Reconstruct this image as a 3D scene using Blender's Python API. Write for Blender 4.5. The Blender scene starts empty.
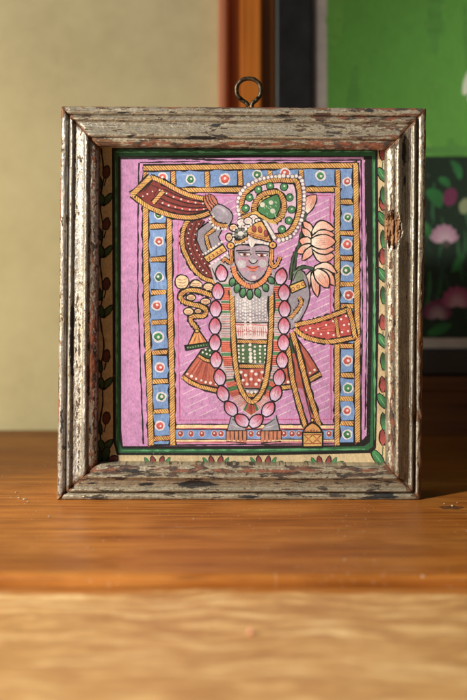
import bpy, bmesh, math, random
from mathutils import Vector, Matrix, noise as mnoise
random.seed(11)
R = random.Random(5)
sc = bpy.context.scene
C = sc.collection

# ------------------------------------------------------------------ scale
D = 0.583            # camera to the front of the picture frame (m)
S = 0.0005           # metres per photo pixel in that plane
CAMZ = 0.160
def wx(px, r=1.0): return (px - 233.5) * S * r
def wz(py, r=1.0): return CAMZ + (180 - py) * S * r
def depth(r): return (r - 1.0) * D          # world y of a plane at r x D from the camera

def lin(c):
    o = []
    for v in c:
        v = v / 255.0
        o.append(v / 12.92 if v <= 0.04045 else ((v + 0.055) / 1.055) ** 2.4)
    return tuple(o)

# ------------------------------------------------------------------ objects
def tag(o, label=None, cat=None, group=None, kind=None):
    if label: o['label'] = label
    if cat: o['category'] = cat
    if group: o['group'] = group
    if kind: o['kind'] = kind
    return o
def empty(name, loc=(0, 0, 0)):
    o = bpy.data.objects.new(name, None); C.objects.link(o)
    o.location = loc; o.empty_display_size = 0.02
    return o
def link(name, me, mat, parent=None, smooth=False):
    o = bpy.data.objects.new(name, me); C.objects.link(o)
    if mat: me.materials.append(mat)
    if smooth:
        for p in me.polygons: p.use_smooth = True
    if parent:
        o.parent = parent
        o.matrix_parent_inverse = parent.matrix_basis.inverted()
    return o
def box(name, x0, x1, y0, y1, z0, z1, mat, parent=None, bev=0.0, seg=2):
    bm = bmesh.new()
    bmesh.ops.create_cube(bm, size=1)
    for v in bm.verts:
        v.co = Vector((x0 + (v.co.x + .5) * (x1 - x0), y0 + (v.co.y + .5) * (y1 - y0), z0 + (v.co.z + .5) * (z1 - z0)))
    if bev:
        bmesh.ops.bevel(bm, geom=bm.edges[:], offset=bev, segments=seg, profile=0.5, affect='EDGES')
    me = bpy.data.meshes.new(name); bm.to_mesh(me); bm.free()
    return link(name, me, mat, parent, smooth=False)

# ------------------------------------------------------------------ materials
class NT:
    def __init__(s, name):
        s.m = bpy.data.materials.new(name); s.m.use_nodes = True
        s.t = s.m.node_tree; s.n = s.t.nodes
        s.b = s.n['Principled BSDF']
    def node(s, t, **k):
        n = s.n.new(t)
        for a, v in k.items():
            if a in n.inputs.keys(): s.put(n, a, v)
            else: setattr(n, a, v)
        return n
    def put(s, n, i, v):
        if hasattr(v, 'is_output') or isinstance(v, bpy.types.NodeSocket): s.t.links.new(v, n.inputs[i])
        else:
            try: n.inputs[i].default_value = v
            except Exception: n.inputs[i].default_value = tuple(v) + (1,)
    def coord(s, which='Object'):
        return s.node('ShaderNodeTexCoord').outputs[which]
    def mapping(s, vec, scale=(1, 1, 1), loc=(0, 0, 0), rot=(0, 0, 0)):
        n = s.node('ShaderNodeMapping'); s.put(n, 'Vector', vec)
        n.inputs['Scale'].default_value = scale; n.inputs['Location'].default_value = loc; n.inputs['Rotation'].default_value = rot
        return n.outputs[0]
    def noise(s, vec, scale=1.0, detail=4, rough=.55, dist=0.0):
        n = s.node('ShaderNodeTexNoise'); s.put(n, 'Vector', vec)
        n.inputs['Scale'].default_value = scale; n.inputs['Detail'].default_value = detail
        n.inputs['Roughness'].default_value = rough; n.inputs['Distortion'].default_value = dist
        return n.outputs['Fac']
    def ramp(s, fac, stops, mode='LINEAR'):
        n = s.node('ShaderNodeValToRGB'); s.put(n, 'Fac', fac)
        cr = n.color_ramp; cr.interpolation = mode
        while len(cr.elements) < len(stops): cr.elements.new(0.5)
        for e, (p, c) in zip(cr.elements, stops):
            e.position = p
            e.color = (c, c, c, 1) if isinstance(c, (int, float)) else tuple(c) + (1,)
        return n.outputs['Color']
    def step(s, v, a, b):
        n = s.node('ShaderNodeMapRange'); n.interpolation_type = 'SMOOTHSTEP'
        s.put(n, 0, v); n.inputs[1].default_value = a; n.inputs[2].default_value = b
        return n.outputs[0]
    def math(s, op, a, b=0.0, clamp=False):
        n = s.node('ShaderNodeMath', operation=op); n.use_clamp = clamp
        s.put(n, 0, a); s.put(n, 1, b)
        return n.outputs[0]
    def mix(s, f, a, b, mode='MIX'):
        n = s.node('ShaderNodeMix', data_type='RGBA', blend_type=mode)
        s.put(n, 0, f)
        for i, v in ((6, a), (7, b)):
            if isinstance(v, bpy.types.NodeSocket): s.t.links.new(v, n.inputs[i])
            else: n.inputs[i].default_value = tuple(v) + (1,)
        return n.outputs[2]
    def attr(s, name, out='Fac'):
        n = s.node('ShaderNodeAttribute'); n.attribute_name = name
        return n.outputs[out]
    def bump(s, h, dist=.001, strength=1.0, normal=None):
        n = s.node('ShaderNodeBump'); s.put(n, 'Height', h)
        n.inputs['Distance'].default_value = dist; n.inputs['Strength'].default_value = strength
        if normal: s.put(n, 'Normal', normal)
        return n.outputs[0]
    def out(s, **k):
        for a, v in k.items():
            s.put(s.b, {'col': 'Base Color', 'rough': 'Roughness', 'metal': 'Metallic', 'normal': 'Normal', 'spec': 'Specular IOR Level', 'coat': 'Coat Weight', 'coatr': 'Coat Roughness'}[a], v)
        return s.m

def mat_rail(name, seed, light, dim, loss, red, black, metal, ms=(260, 620)):
    """flaking silver leaf over red bole and dark old wood; UV = metres along the rail, metres across it"""
    t = NT(name)
    uv = t.coord('UV')
    def nz(su, sv, off, **k): return t.noise(t.mapping(uv, (su, sv, 1), (seed * 3.7 + off, off * 1.3, seed)), 1.0, **k)
    wear = t.attr('wear'); dark = t.attr('dark'); wood = t.attr('wood')
    big = nz(55, 160, 0.0, detail=3)
    mid = nz(ms[0], ms[1], 5.0, detail=6, rough=.68)
    fine = nz(900, 1700, 9.0, detail=5, rough=.7)
    # --- leaf
    pat = t.step(nz(90, 330, 13., detail=5, rough=.65), .36, .66)
    leaf = t.mix(pat, light, dim)
    leaf = t.mix(t.step(fine, .35, .7), leaf, tuple(c * .72 for c in dim))
    grey = t.step(nz(420, 700, 21., detail=6, rough=.75), .53, .60)
    leaf = t.mix(t.math('MULTIPLY', grey, .62), leaf, (.16, .155, .145))
    # --- long dark streaks that follow the ridges
    strk = t.math('ADD', t.math('MULTIPLY', nz(28, 1500, 61., detail=5, rough=.65), .6), t.math('MULTIPLY', mid, .4))
    strk = t.step(strk, .515, .575)
    leaf = t.mix(t.math('MULTIPLY', strk, .85), leaf, (.085, .066, .048))
    hl = t.step(nz(36, 1300, 71., detail=4), .56, .64)
    leaf = t.mix(t.math('MULTIPLY', hl, .5), leaf, tuple(min(1, c * 1.25) for c in light))
    # --- loss of leaf
    v = t.math('ADD', t.math('MULTIPLY', mid, .72), t.math('MULTIPLY', big, .28))
    v = t.math('ADD', v, t.math('MULTIPLY', wear, .42))
    v = t.math('ADD', v, t.math('MULTIPLY', t.math('SUBTRACT', fine, .5), .13))
    lost = t.step(v, loss, loss + .045)
    und_n = nz(70, 300, 31., detail=5, rough=.62)
    under = t.ramp(und_n, [(.30, (.018, .014, .012)), (.30 + .22 * black, (.03, .02, .015)), (.50 + .1 * black, (.10, .047, .024)), (.62, (.27, .075, .030) if red else (.13, .07, .035)), (.75, (.30, .19, .10))])
    under = t.mix(t.step(fine, .3, .7), under, (.05, .035, .025))
    redm = t.math('MULTIPLY', t.step(wear, .06, .22), t.step(nz(140, 300, 81., detail=4), .42, .56))
    under = t.mix(t.math('MULTIPLY', redm, .85 if red else .4), under, (.25, .075, .034))
    # cream gesso rim round each loss
    rim = t.math('MULTIPLY', t.step(v, loss - .06, loss - .005), t.math('SUBTRACT', 1.0, lost))
    col = t.mix(t.math('MULTIPLY', rim, .55), leaf, (.50, .41, .27))
    col = t.mix(lost, col, under)
    # --- raw wood and black chips placed where they are on this rail
    wv = t.step(t.math('ADD', wood, t.math('MULTIPLY', t.math('SUBTRACT', mid, .5), 1.3)), .42, .55)
    woodcol = t.ramp(nz(60, 900, 41., detail=6, rough=.7), [(.32, (.03, .014, .008)), (.5, (.13, .058, .024)), (.7, (.27, .14, .06))])
    woodcol = t.mix(t.step(wood, .85, 1.15), woodcol, t.ramp(nz(90, 1400, 47., detail=6, rough=.75), [(.38, (.05, .02, .008)), (.52, (.24, .11, .043)), (.68, (.46, .26, .115))]))
    col = t.mix(wv, col, woodcol)
    dv = t.step(t.math('ADD', dark, t.math('MULTIPLY', t.math('SUBTRACT', mid, .5), 1.2)), .45, .55)
    col = t.mix(dv, col, (.014, .012, .011))
    # pits
    pits = t.step(nz(1100, 1700, 55., detail=4, rough=.7), .60, .65)
    col = t.mix(t.math('MULTIPLY', pits, .85), col, (.03, .024, .02))
    # darker in the grooves and on the deep side faces
    groove_tone = t.attr('groove_tone')
    col = t.mix(t.math('MULTIPLY', groove_tone, t.step(big, .2, .7)), col, (.060, .042, .026))
    gone = t.math('MAXIMUM', t.math('MAXIMUM', lost, wv), dv)
    keep = t.math('SUBTRACT', 1.0, gone)
    met = t.math('MULTIPLY', t.math('MULTIPLY', keep, metal), t.math('SUBTRACT', 1.0, t.math('MULTIPLY', pat, .5)))
    rough = t.math('ADD', t.math('MULTIPLY', gone, .40), t.math('ADD', .25, t.math('MULTIPLY', fine, .22)))
    h = t.math('ADD', t.math('MULTIPLY', keep, 1.0), t.math('ADD', t.math('MULTIPLY', fine, .42), t.math('MULTIPLY', mid, .8)))
    h = t.math('SUBTRACT', h, t.math('MULTIPLY', pits, .6))
    return t.out(col=col, metal=met, rough=rough, normal=t.bump(h, .00032, .95))

def mat_paint(name, weave=1500, gain=1.0, amp=.72, scale=260, sat=.87, val=.87, haze=.018):
    """brushed gouache on cloth-backed paper; colours come from the painted shapes"""
    t = NT(name)
    o = t.coord('Object')
    c = t.attr('Col', 'Color')
    n1 = t.noise(t.mapping(o, (1, 1, 1)), scale, 5, .65)
    n2 = t.noise(t.mapping(o, (1, 1, .35)), scale * 7, 3, .6)
    n3 = t.noise(t.mapping(o, (1, 1, 1)), scale * .12, 3)
    f = t.math('ADD', t.math('MULTIPLY', t.math('SUBTRACT', n1, .5), amp * 1.3), t.math('MULTIPLY', t.math('SUBTRACT', n2, .5), amp * 1.5))
    f = t.math('ADD', f, t.math('MULTIPLY', t.math('SUBTRACT', n3, .5), amp * .9))
    f = t.math('MULTIPLY', t.math('ADD', f, 1.0), gain)
    comb = t.node('ShaderNodeCombineXYZ')
    for i in range(3): t.put(comb, i, f)
    col = t.mix(1.0, c, comb.outputs[0], 'MULTIPLY')
    spk = t.step(t.noise(o, scale * 3.2, 2), .69, .75)
    col = t.mix(t.math('MULTIPLY', spk, .22), col, (.5, .44, .38))
    # lower saturation and value; a pale haze is mixed into the colours
    hs = t.node('ShaderNodeHueSaturation'); t.put(hs, 'Color', col); hs.inputs['Saturation'].default_value = sat; hs.inputs['Value'].default_value = val
    col = t.mix(haze, hs.outputs[0], (.45, .38, .33))
    wv = t.node('ShaderNodeTexWave', wave_type='BANDS', bands_direction='X'); t.put(wv, 'Vector', o); wv.inputs['Scale'].default_value = weave; wv.inputs['Distortion'].default_value = 2
    wz_ = t.node('ShaderNodeTexWave', wave_type='BANDS', bands_direction='Z'); t.put(wz_, 'Vector', o); wz_.inputs['Scale'].default_value = weave; wz_.inputs['Distortion'].default_value = 2
    h = t.math('ADD', t.math('ADD', wv.outputs['Fac'], wz_.outputs['Fac']), t.math('MULTIPLY', n2, 1.5))
    return t.out(col=col, rough=.68, spec=.16, normal=t.bump(h, .00006, .6))

def mat_wood(name, dark, mid, lightc, axis_scale=(7, 120, 120), seed=0., rough=.38, wav=0.0, pores=.5, coat=0.0, specks=0.0, contrast=1.0, rings=0.0, scratches=False, stain=None):
    t = NT(name)
    o = t.coord('Object')
    if wav:
        w = t.noise(t.mapping(o, (22, 22, 22), (seed, 0, 0)), 1.0, 2)
        off = t.node('ShaderNodeCombineXYZ'); t.put(off, 1, t.math('MULTIPLY', t.math('SUBTRACT', w, .5), wav))
        vadd = t.node('ShaderNodeVectorMath', operation='ADD'); t.put(vadd, 0, o); t.put(vadd, 1, off.outputs[0]); o2 = vadd.outputs[0]
    else: o2 = o
    g1 = t.noise(t.mapping(o2, axis_scale, (seed, seed * 2, 0)), 1.0, 6, .62)
    ax = tuple(a * 5 if a > 20 else a * 2.2 for a in axis_scale)
    g2 = t.noise(t.mapping(o2, ax, (seed + 5, 0, seed)), 1.0, 4, .6)
    big = t.noise(t.mapping(o, tuple(a * .35 for a in axis_scale), (seed + 9, 0, 3)), 1.0, 3)
    f = t.math('ADD', t.math('MULTIPLY', g1, .62), t.math('MULTIPLY', big, .38))
    w = .17 / contrast
    col = t.ramp(f, [(.5 - w, dark), (.5, mid), (.5 + w, lightc)])
    if rings:
        wv = t.node('ShaderNodeTexWave', wave_type='BANDS', bands_direction='Y', wave_profile='SIN'); t.put(wv, 'Vector', t.mapping(o2, (.42, 1, 1), (0, 0, 0), (0, 0, .05)))
        wv.inputs['Scale'].default_value = rings; wv.inputs['Distortion'].default_value = 7; wv.inputs['Detail'].default_value = 3; wv.inputs['Detail Scale'].default_value = 1.6
        col = t.mix(t.math('MULTIPLY', t.step(wv.outputs['Fac'], .35, .85), .72), col, dark)
    pz = t.step(g2, .53, .66)
    col = t.mix(t.math('MULTIPLY', pz, pores), col, tuple(c * .45 for c in dark))
    if specks:
        sp = t.step(t.noise(t.mapping(o, (1, .55, 1), (2, 7, 1)), 700, 2), .68, .71)
        fieldm = t.step(t.noise(o, 24, 3), .45, .65)
        col = t.mix(t.math('MULTIPLY', t.math('MULTIPLY', sp, fieldm), specks), col, (.75, .68, .55))
    if scratches:
        blot = t.noise(t.mapping(o, (6, 14, 6), (seed, 4, 0)), 1.0, 4, .6)
        col = t.mix(t.math('MULTIPLY', t.step(blot, .42, .66), .5), col, tuple(c * .52 for c in mid))
        hon = t.step(t.noise(t.mapping(o, (9, 20, 6), (seed + 3, 2, 0)), 1.0, 4, .6), .46, .68)
        col = t.mix(t.math('MULTIPLY', hon, .55), col, (.54, .225, .048))
        sc1 = t.step(t.noise(t.mapping(o, (30, 900, 1), (3, 1, 0), (0, 0, .06)), 1.0, 3), .66, .72)
        sc2 = t.step(t.noise(t.mapping(o, (500, 60, 1), (1, 8, 0), (0, 0, .5)), 1.0, 3), .70, .74)
        col = t.mix(t.math('MULTIPLY', t.math('MAXIMUM', sc1, sc2), .38), col, (.60, .40, .24))
        dk = t.step(t.noise(t.mapping(o, (16, 800, 1), (9, 1, 0)), 1.0, 4), .60, .68)
        col = t.mix(t.math('MULTIPLY', dk, .6), col, tuple(c * .35 for c in dark))
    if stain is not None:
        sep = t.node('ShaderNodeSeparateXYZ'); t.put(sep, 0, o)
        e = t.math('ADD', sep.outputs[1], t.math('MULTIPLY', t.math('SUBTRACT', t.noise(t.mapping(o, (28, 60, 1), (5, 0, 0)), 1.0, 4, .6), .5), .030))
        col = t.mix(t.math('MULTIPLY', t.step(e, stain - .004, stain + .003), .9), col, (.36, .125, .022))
    r = t.math('ADD', rough, t.math('MULTIPLY', t.math('SUBTRACT', g1, .5), .35))
    h = t.math('ADD', t.math('MULTIPLY', g2, -.6), g1)
    return t.out(col=col, rough=r, spec=.3, coat=coat, coatr=.25, normal=t.bump(h, .00015, .5))

def mat_wall():
    t = NT('plaster')
    o = t.coord('Object')
    n = t.noise(o, 14, 4, .6); n2 = t.noise(o, 90, 4, .65); n3 = t.noise(t.mapping(o, (1, 1, .6)), 5, 3)
    f = t.math('ADD', t.math('MULTIPLY', n, .5), t.math('ADD', t.math('MULTIPLY', n2, .25), t.math('MULTIPLY', n3, .25)))
    col = t.ramp(f, [(.34, (.545, .495, .295)), (.5, (.64, .585, .36)), (.66, (.71, .655, .42))])
    return t.out(col=col, rough=.85, normal=t.bump(n2, .0006, .5))

def mat_plain(name, col, rough=.5, metal=0.0, var=.3, scale=60, bumpd=.0001, spec=.5):
    t = NT(name)
    o = t.coord('Object')
    n = t.noise(o, scale, 5, .62)
    a = tuple(c * (1 - var) for c in col); b = tuple(min(1, c * (1 + var)) for c in col)
    c = t.ramp(n, [(.3, a), (.7, b)])
    return t.out(col=c, rough=t.math('ADD', rough, t.math('MULTIPLY', t.math('SUBTRACT', n, .5), .3)), metal=metal, spec=spec, normal=t.bump(n, bumpd, .6))

# ------------------------------------------------------------------ flat painter
class Painter:
    """collects flat painted shapes (photo-pixel layout of the picture plane) into ONE mesh, each coat a few microns over the last"""
    def __init__(s, r, y, eps=1.1e-6, w=480, h=480, gs=1):
        s.r = r; s.y = y; s.eps = eps; s.gs = gs
        s.grid = [[0] * (w * gs) for _ in range(h * gs)]
        s.v = []; s.f = []; s.c = []
        s.w = w * gs; s.h = h * gs
    def cells(s, pts):
        xs = [p[0] for p in pts]; ys = [p[1] for p in pts]
        return (max(0, int(min(xs) * s.gs)), min(s.w - 1, int(max(xs) * s.gs)), max(0, int(min(ys) * s.gs)), min(s.h - 1, int(max(ys) * s.gs)))
    def put(s, polys, cols):
        lev = 0; bb = [s.cells(p) for p in polys]
        for x0, x1, y0, y1 in bb:
            for yy in range(y0, y1 + 1):
                m = max(s.grid[yy][x0:x1 + 1], default=0)
                if m > lev: lev = m
        lev += 1
        for x0, x1, y0, y1 in bb:
            for yy in range(y0, y1 + 1):
                s.grid[yy][x0:x1 + 1] = [lev] * (x1 - x0 + 1)
        y = s.y - lev * s.eps
        for p, cc in zip(polys, cols):
            i = len(s.v)
            a = 0
            for k in range(len(p)):
                q = p[(k + 1) % len(p)]; a += p[k][0] * q[1] - q[0] * p[k][1]
            if a > 0:
                pp = list(p); c2 = cc
            else:
                pp = list(reversed(p)); c2 = list(reversed(cc)) if isinstance(cc, list) else cc
            for k, (x, yy) in enumerate(pp):
                s.v.append((wx(x, s.r), y, wz(yy, s.r)))
                s.c.append(c2[k] if isinstance(c2, list) else c2)
            s.f.append(tuple(range(i, i + len(pp))))
        return lev
    def poly(s, pts, col, j=0.0):
        if j: pts = [(x + R.uniform(-j, j), y + R.uniform(-j, j)) for x, y in pts]
        s.put([pts], [col])
    def stroke(s, pts, w, col, wob=.30, taper=False, j=.2):
        n = len(pts)
        if n < 2: return
        if n == 2 or True:
            q = []
            for k in range(n - 1):
                d = math.hypot(pts[k + 1][0] - pts[k][0], pts[k + 1][1] - pts[k][1]); m = max(1, int(d / 5))
                for i in range(m): q.append((pts[k][0] + (pts[k + 1][0] - pts[k][0]) * i / m, pts[k][1] + (pts[k + 1][1] - pts[k][1]) * i / m))
            q.append(pts[-1]); pts = q; n = len(pts)
        L = []; Rr = []
        for k in range(n):
            a = pts[max(0, k - 1)]; b = pts[min(n - 1, k + 1)]
            dx, dy = b[0] - a[0], b[1] - a[1]; l = math.hypot(dx, dy) or 1
            nx, ny = -dy / l, dx / l
            ww = w * .5 * (1 + R.uniform(-wob, wob))
            if taper:
                u = k / (n - 1); ww *= max(.12, math.sin(math.pi * (u * .9 + .05)) ** .6)
            jx, jy = R.uniform(-j, j), R.uniform(-j, j)
            L.append((pts[k][0] + nx * ww + jx, pts[k][1] + ny * ww + jy)); Rr.append((pts[k][0] - nx * ww + jx, pts[k][1] - ny * ww + jy))
        base = R.uniform(.85, 1.5) if max(col) < .03 else R.uniform(.92, 1.06); cs = []
        for k in range(n - 1):
            q = base * (R.uniform(.8, 1.9) if max(col) < .03 else R.uniform(.93, 1.06)); cs.append(tuple(c * q for c in col))
        s.put([[L[k], L[k + 1], Rr[k + 1], Rr[k]] for k in range(n - 1)], cs)
    def loop(s, pts, w, col, **k): s.stroke(list(pts) + [pts[0], pts[1]], w, col, **k)
    def disc(s, x, y, rx, ry=None, col=(1, 1, 1), n=14, j=.06, rot=0):
        ry = ry or rx; c, sn = math.cos(rot), math.sin(rot); P = []
        for i in range(n):
            a = 2 * math.pi * i / n; q = 1 + R.uniform(-j, j)
            u, v = rx * q * math.cos(a), ry * q * math.sin(a)
            P.append((x + u * c - v * sn, y + u * sn + v * c))
        s.put([P], [col]); return P
    def rope(s, pts, w, step=2.6, edge=1.3, lean=.9, col=None, red=None, out=None):
        col = col or YEL; red = red or RED
        s.stroke(pts, w + 2 * edge, out or INK, j=.15)
        s.stroke(pts, w, col, wob=.1, j=.05)
        # twisted strands
        d = 0; acc = 1.2
        marks = []
        for k in range(len(pts) - 1):
            a, b = pts[k], pts[k + 1]; l = math.hypot(b[0] - a[0], b[1] - a[1])
            if l < 1e-6: continue
            ux, uy = (b[0] - a[0]) / l, (b[1] - a[1]) / l
            while acc < l:
                x, y = a[0] + ux * acc, a[1] + uy * acc; nx, ny = -uy, ux; h = w * .52
                sk = lean * h
                ww = R.uniform(.32, .62)
                p = (x + nx * h + ux * sk, y + ny * h + uy * sk); q = (x - nx * h - ux * sk, y - ny * h - uy * sk)
                marks.append([(p[0] - ux * ww, p[1] - uy * ww), (p[0] + ux * ww, p[1] + uy * ww), (q[0] + ux * ww, q[1] + uy * ww), (q[0] - ux * ww, q[1] - uy * ww)])
                acc += step * R.uniform(.82, 1.2)
            acc -= l
        if marks: s.put(marks, [red if R.random() < .85 else tuple(c * .5 for c in red) for _ in marks])
    def pearls(s, pts, r=1.5, step=4.2, col=None, out=None):
        acc = 0
        for k in range(len(pts) - 1):
            a, b = pts[k], pts[k + 1]; l = math.hypot(b[0] - a[0], b[1] - a[1])
            if l < 1e-6: continue
            while acc < l:
                x, y = a[0] + (b[0] - a[0]) * acc / l, a[1] + (b[1] - a[1]) * acc / l
                q = r * R.uniform(.8, 1.15)
                if out: s.disc(x, y, q + .7, col=out, n=9)
                s.disc(x + R.uniform(-.3, .3), y + R.uniform(-.3, .3), q, q * R.uniform(.85, 1.15), col or WHT, n=9); acc += step * R.uniform(.9, 1.12)
            acc -= l
    def build(s, name, mat, parent=None):
        me = bpy.data.meshes.new(name); me.from_pydata(s.v, [], s.f); me.update()
        at = me.attributes.new('Col', 'FLOAT_COLOR', 'POINT')
        flat = []
        for c in s.c: flat += [c[0], c[1], c[2], 1.0]
        at.data.foreach_set('color', flat)
        return link(name, me, mat, parent)

def curve(P, n=6, closed=False):
    """Catmull-Rom through P"""
    o = []; m = len(P)
    rng = range(m) if closed else range(m - 1)
    for k in rng:
        if closed: a, b, c, d = P[(k - 1) % m], P[k], P[(k + 1) % m], P[(k + 2) % m]
        else: a, b, c, d = P[max(0, k - 1)], P[k], P[k + 1], P[min(m - 1, k + 2)]
        for i in range(n):
            t = i / n; t2 = t * t; t3 = t2 * t
            o.append(tuple(.5 * (2 * b[q] + (c[q] - a[q]) * t + (2 * a[q] - 5 * b[q] + 4 * c[q] - d[q]) * t2 + (3 * b[q] - a[q] - 3 * c[q] + d[q]) * t3) for q in (0, 1)))
    if not closed: o.append(tuple(P[-1]))
    return o
def lerp(a, b, t): return tuple(x + (y - x) * t for x, y in zip(a, b))

INK = lin((26, 22, 22)); YEL = lin((224, 180, 70)); RED = lin((164, 50, 30)); WHT = lin((236, 226, 222)); DRED = lin((128, 34, 28))
PINK = lin((203, 136, 191)); BLUE = lin((104, 146, 204)); GRN = lin((58, 128, 72)); GREY = lin((156, 148, 162)); ORG = lin((222, 100, 52))
TAN = lin((204, 178, 128)); CREAM = lin((236, 206, 150)); LILAC = lin((226, 190, 214)); SCAR = lin((184, 46, 40)); HOT = lin((196, 62, 120)); BRICK = lin((178, 72, 46))
DGRN = lin((44, 84, 48)); BORD = lin((30, 96, 54))

def petal(P, bx, by, tx, ty, w, c0, c1, outline=1.2, n=7, skew=0, streak=None):
    """pointed petal from base to tip, colour c0 at the base to c1 at the tip"""
    dx, dy = tx - bx, ty - by; l = math.hypot(dx, dy); ux, uy = dx / l, dy / l; nx, ny = -uy, ux
    A = []; B = []; ca = []; cb = []
    for i in range(n + 1):
        t = i / n
        h = w * .5 * (math.sin(math.pi * min(1, (t * .86 + .10))) ** .8) * (1 if t < 1 else 0)
        if i == n: h = 0
        cx, cy = bx + dx * t + nx * skew * math.sin(math.pi * t), by + dy * t + ny * skew * math.sin(math.pi * t)
        A.append((cx + nx * h, cy + ny * h)); B.append((cx - nx * h, cy - ny * h))
        c = lerp(c0, c1, min(1, max(0, (t - .28) / .42))); ca.append(c); cb.append(c)
    pts = A + B[-2::-1]; cols = ca + cb[-2::-1]
    P.poly(pts, cols)
    if streak:
        for k in range(4):
            o = (k - 1.5) / 4 * w * .62; t0, t1 = R.uniform(.12, .3), R.uniform(.55, .8)
            P.stroke([(bx + dx * t0 + nx * o, by + dy * t0 + ny * o), (bx + dx * t1 + nx * o * .7, by + dy * t1 + ny * o * .7)], .55, streak, taper=True)
    if outline: P.loop(pts, outline, INK)

def draw_painting():
    P = Painter((D + .0078) / D, .0078)
    # paper
    P.poly([(90, 138), (394, 138), (394, 472), (90, 472)], TAN)
    # ---- creeper border: left, right, bottom
    VINE = lin((48, 78, 38)); BUDL = lin((132, 44, 34)); BUDR = lin((196, 62, 48)); LEAF = lin((56, 138, 76))
    P.stroke(curve([(101, 148), (104, 176), (100, 200), (103, 230), (100, 258), (103, 290), (100, 316), (104, 345), (101, 370), (103, 400), (100, 425), (103, 462)]), 1.6, INK)
    for y in (172, 224, 284, 356, 418):
        P.disc(106.5, y, 4.2, 7.0, INK, rot=.12); P.disc(106.5, y, 3.1, 5.7, lin((98, 44, 34)), rot=.12)  # bud red darkened to carry the left rail's shade
        P.stroke([(106, y + 7), (104, y + 14)], 1.3, INK)
        for (dx, dy) in ((11, 12), (-1.5, 12)):
            petal(P, 102.5, y + 33, 102 + dx, y + 33 - dy, 6, VINE, lin((52, 96, 44)), 1.4)
        petal(P, 101, y + 16, 98.5, y + 3, 5, VINE, VINE, 1.2)
    petal(P, 103, 462, 108, 446, 8, VINE, VINE, 1.4); petal(P, 108, 464, 118, 456, 8, BUDL, BUDL, 1.4); petal(P, 100, 462, 98, 450, 6, VINE, VINE, 1.2)
    for y in (152, 202, 256, 322, 384, 437):
        petal(P, 383, y + 8, 381.8, y - 8, 7, lin((176, 58, 46)), lin((142, 42, 36)), 1.1); P.stroke([(380, y - 4), (379.5, y + 5)], 1, INK)
        P.stroke([(383, y + 9), (382, y + 20)], .9, VINE)
    for y in (170, 214, 270, 336, 396):
        petal(P, 378, y - 2, 387, y + 13, 8, LEAF, lin((44, 110, 62)), 1.1)
        P.stroke([(379, y), (386, y + 11)], .7, lin((120, 180, 120)), taper=True)
        petal(P, 384, y + 34, 382.5, y + 16, 6, LEAF, DGRN, .9)
    petal(P, 372, 450, 385, 468, 9, LEAF, lin((44, 110, 62)), 1.1)
    P.stroke([(374, 453), (382, 464)], .8, lin((120, 180, 120)), taper=True)
    for x in (157.5, 216, 263.5, 324):
        for dx, sg in ((-5, -1), (5, 1)):
            petal(P, x + dx * .7, 466, x + dx * 1.1, 455.5, 5.2, lin((170, 56, 44)), lin((130, 38, 32)), 1.0)
            petal(P, x + sg * 7, 466, x + sg * 13, 457, 3.6, LEAF, LEAF, .5)
            petal(P, x + sg * 8, 466, x + sg * 20, 461, 3.4, LEAF, DGRN, .4)
            P.stroke(curve([(x + sg * 6, 466), (x + sg * 12, 462), (x + sg * 20, 463)]), 1.2, LEAF)
    # ---- green and black border
    P.poly([(112, 148), (250, 146.5), (377.5, 148), (379, 300), (376, 448), (371, 453), (250, 455.5), (117, 455), (113, 440)], INK)
    P.poly([(114.6, 151), (250, 149.8), (375.2, 151), (375.6, 300), (373, 446), (368, 450), (250, 452.6), (119, 452.5), (115.6, 442)], BORD)
    for (a, b, w) in (((116, 152), (372, 151.5), 2), ((117, 440), (115.8, 160), 1.5), ((374, 160), (374.6, 440), 1.7), ((122, 450.5), (365, 449), 1.6)):
        P.stroke([a, b], w, lin((84, 160, 104)), wob=.9, taper=True)
    P.stroke([(116, 150.5), (373, 150)], 2, lin((24, 74, 40)), wob=.8)
    P.poly([(118.2, 156), (250, 155), (371.8, 156), (372.6, 300), (370, 442), (364, 446), (250, 449), (122, 448.6), (119.2, 440)], INK)
    P.poly([(120.8, 159.5), (200, 158.5), (250, 157.6), (363.4, 157), (367, 300), (365, 437), (360, 442), (250, 445.6), (123, 446), (121.4, 430)], PINK, )
    P.stroke([(364.2, 160), (367.6, 300), (365.6, 436)], 1.1, lin((220, 170, 210)), wob=.4)
    P.stroke([(364.8, 162), (367, 300), (365, 430)], 1.2, INK, wob=.5)
    # free black ruled lines outside the band
    P.stroke([(139.2, 163), (138.2, 200), (138, 300), (141, 380), (143.5, 444)], 1.4, INK, wob=.4, j=.3)
    P.stroke([(140, 162.6), (200, 161.4)], 1.2, INK, wob=.5); P.stroke([(186, 159), (240, 161)], 1.5, INK, wob=.6); P.stroke([(230, 160.6), (361, 160)], 1.3, INK, wob=.4)
    P.stroke([(148, 159.8), (205, 158.8)], .8, INK, wob=.5)
    P.stroke([(361, 160), (362.5, 300), (360.5, 439)], 1.2, INK, wob=.4)
    # ---- blue band with roundels
    P.poly([(143, 164), (359, 162.5), (361, 443), (148, 446)], INK)
    P.poly([(144, 166), (358, 164), (360, 442), (149, 444)], BLUE)
    # inner violet panel
    P.poly([(169, 189), (338, 188), (338, 444), (173, 444)], PINK)
    # wash streaks of the blue
    for k in range(90):
        side = R.randrange(3)
        if side == 0: x = R.uniform(150, 167); y = R.uniform(175, 430); q = [(x, y), (x + 1, y + R.uniform(6, 16))]
        elif side == 1: x = R.uniform(341, 352); y = R.uniform(172, 430); q = [(x, y), (x, y + R.uniform(6, 16))]
        else: x = R.uniform(150, 340); y = R.uniform(172, 186); q = [(x, y), (x + R.uniform(6, 16), y - .3)]
        P.stroke(q, R.uniform(.6, 1.6), lerp(BLUE, R.choice([lin((84, 124, 190)), lin((136, 170, 214)), lin((120, 146, 196))]), .75), taper=True)
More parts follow.
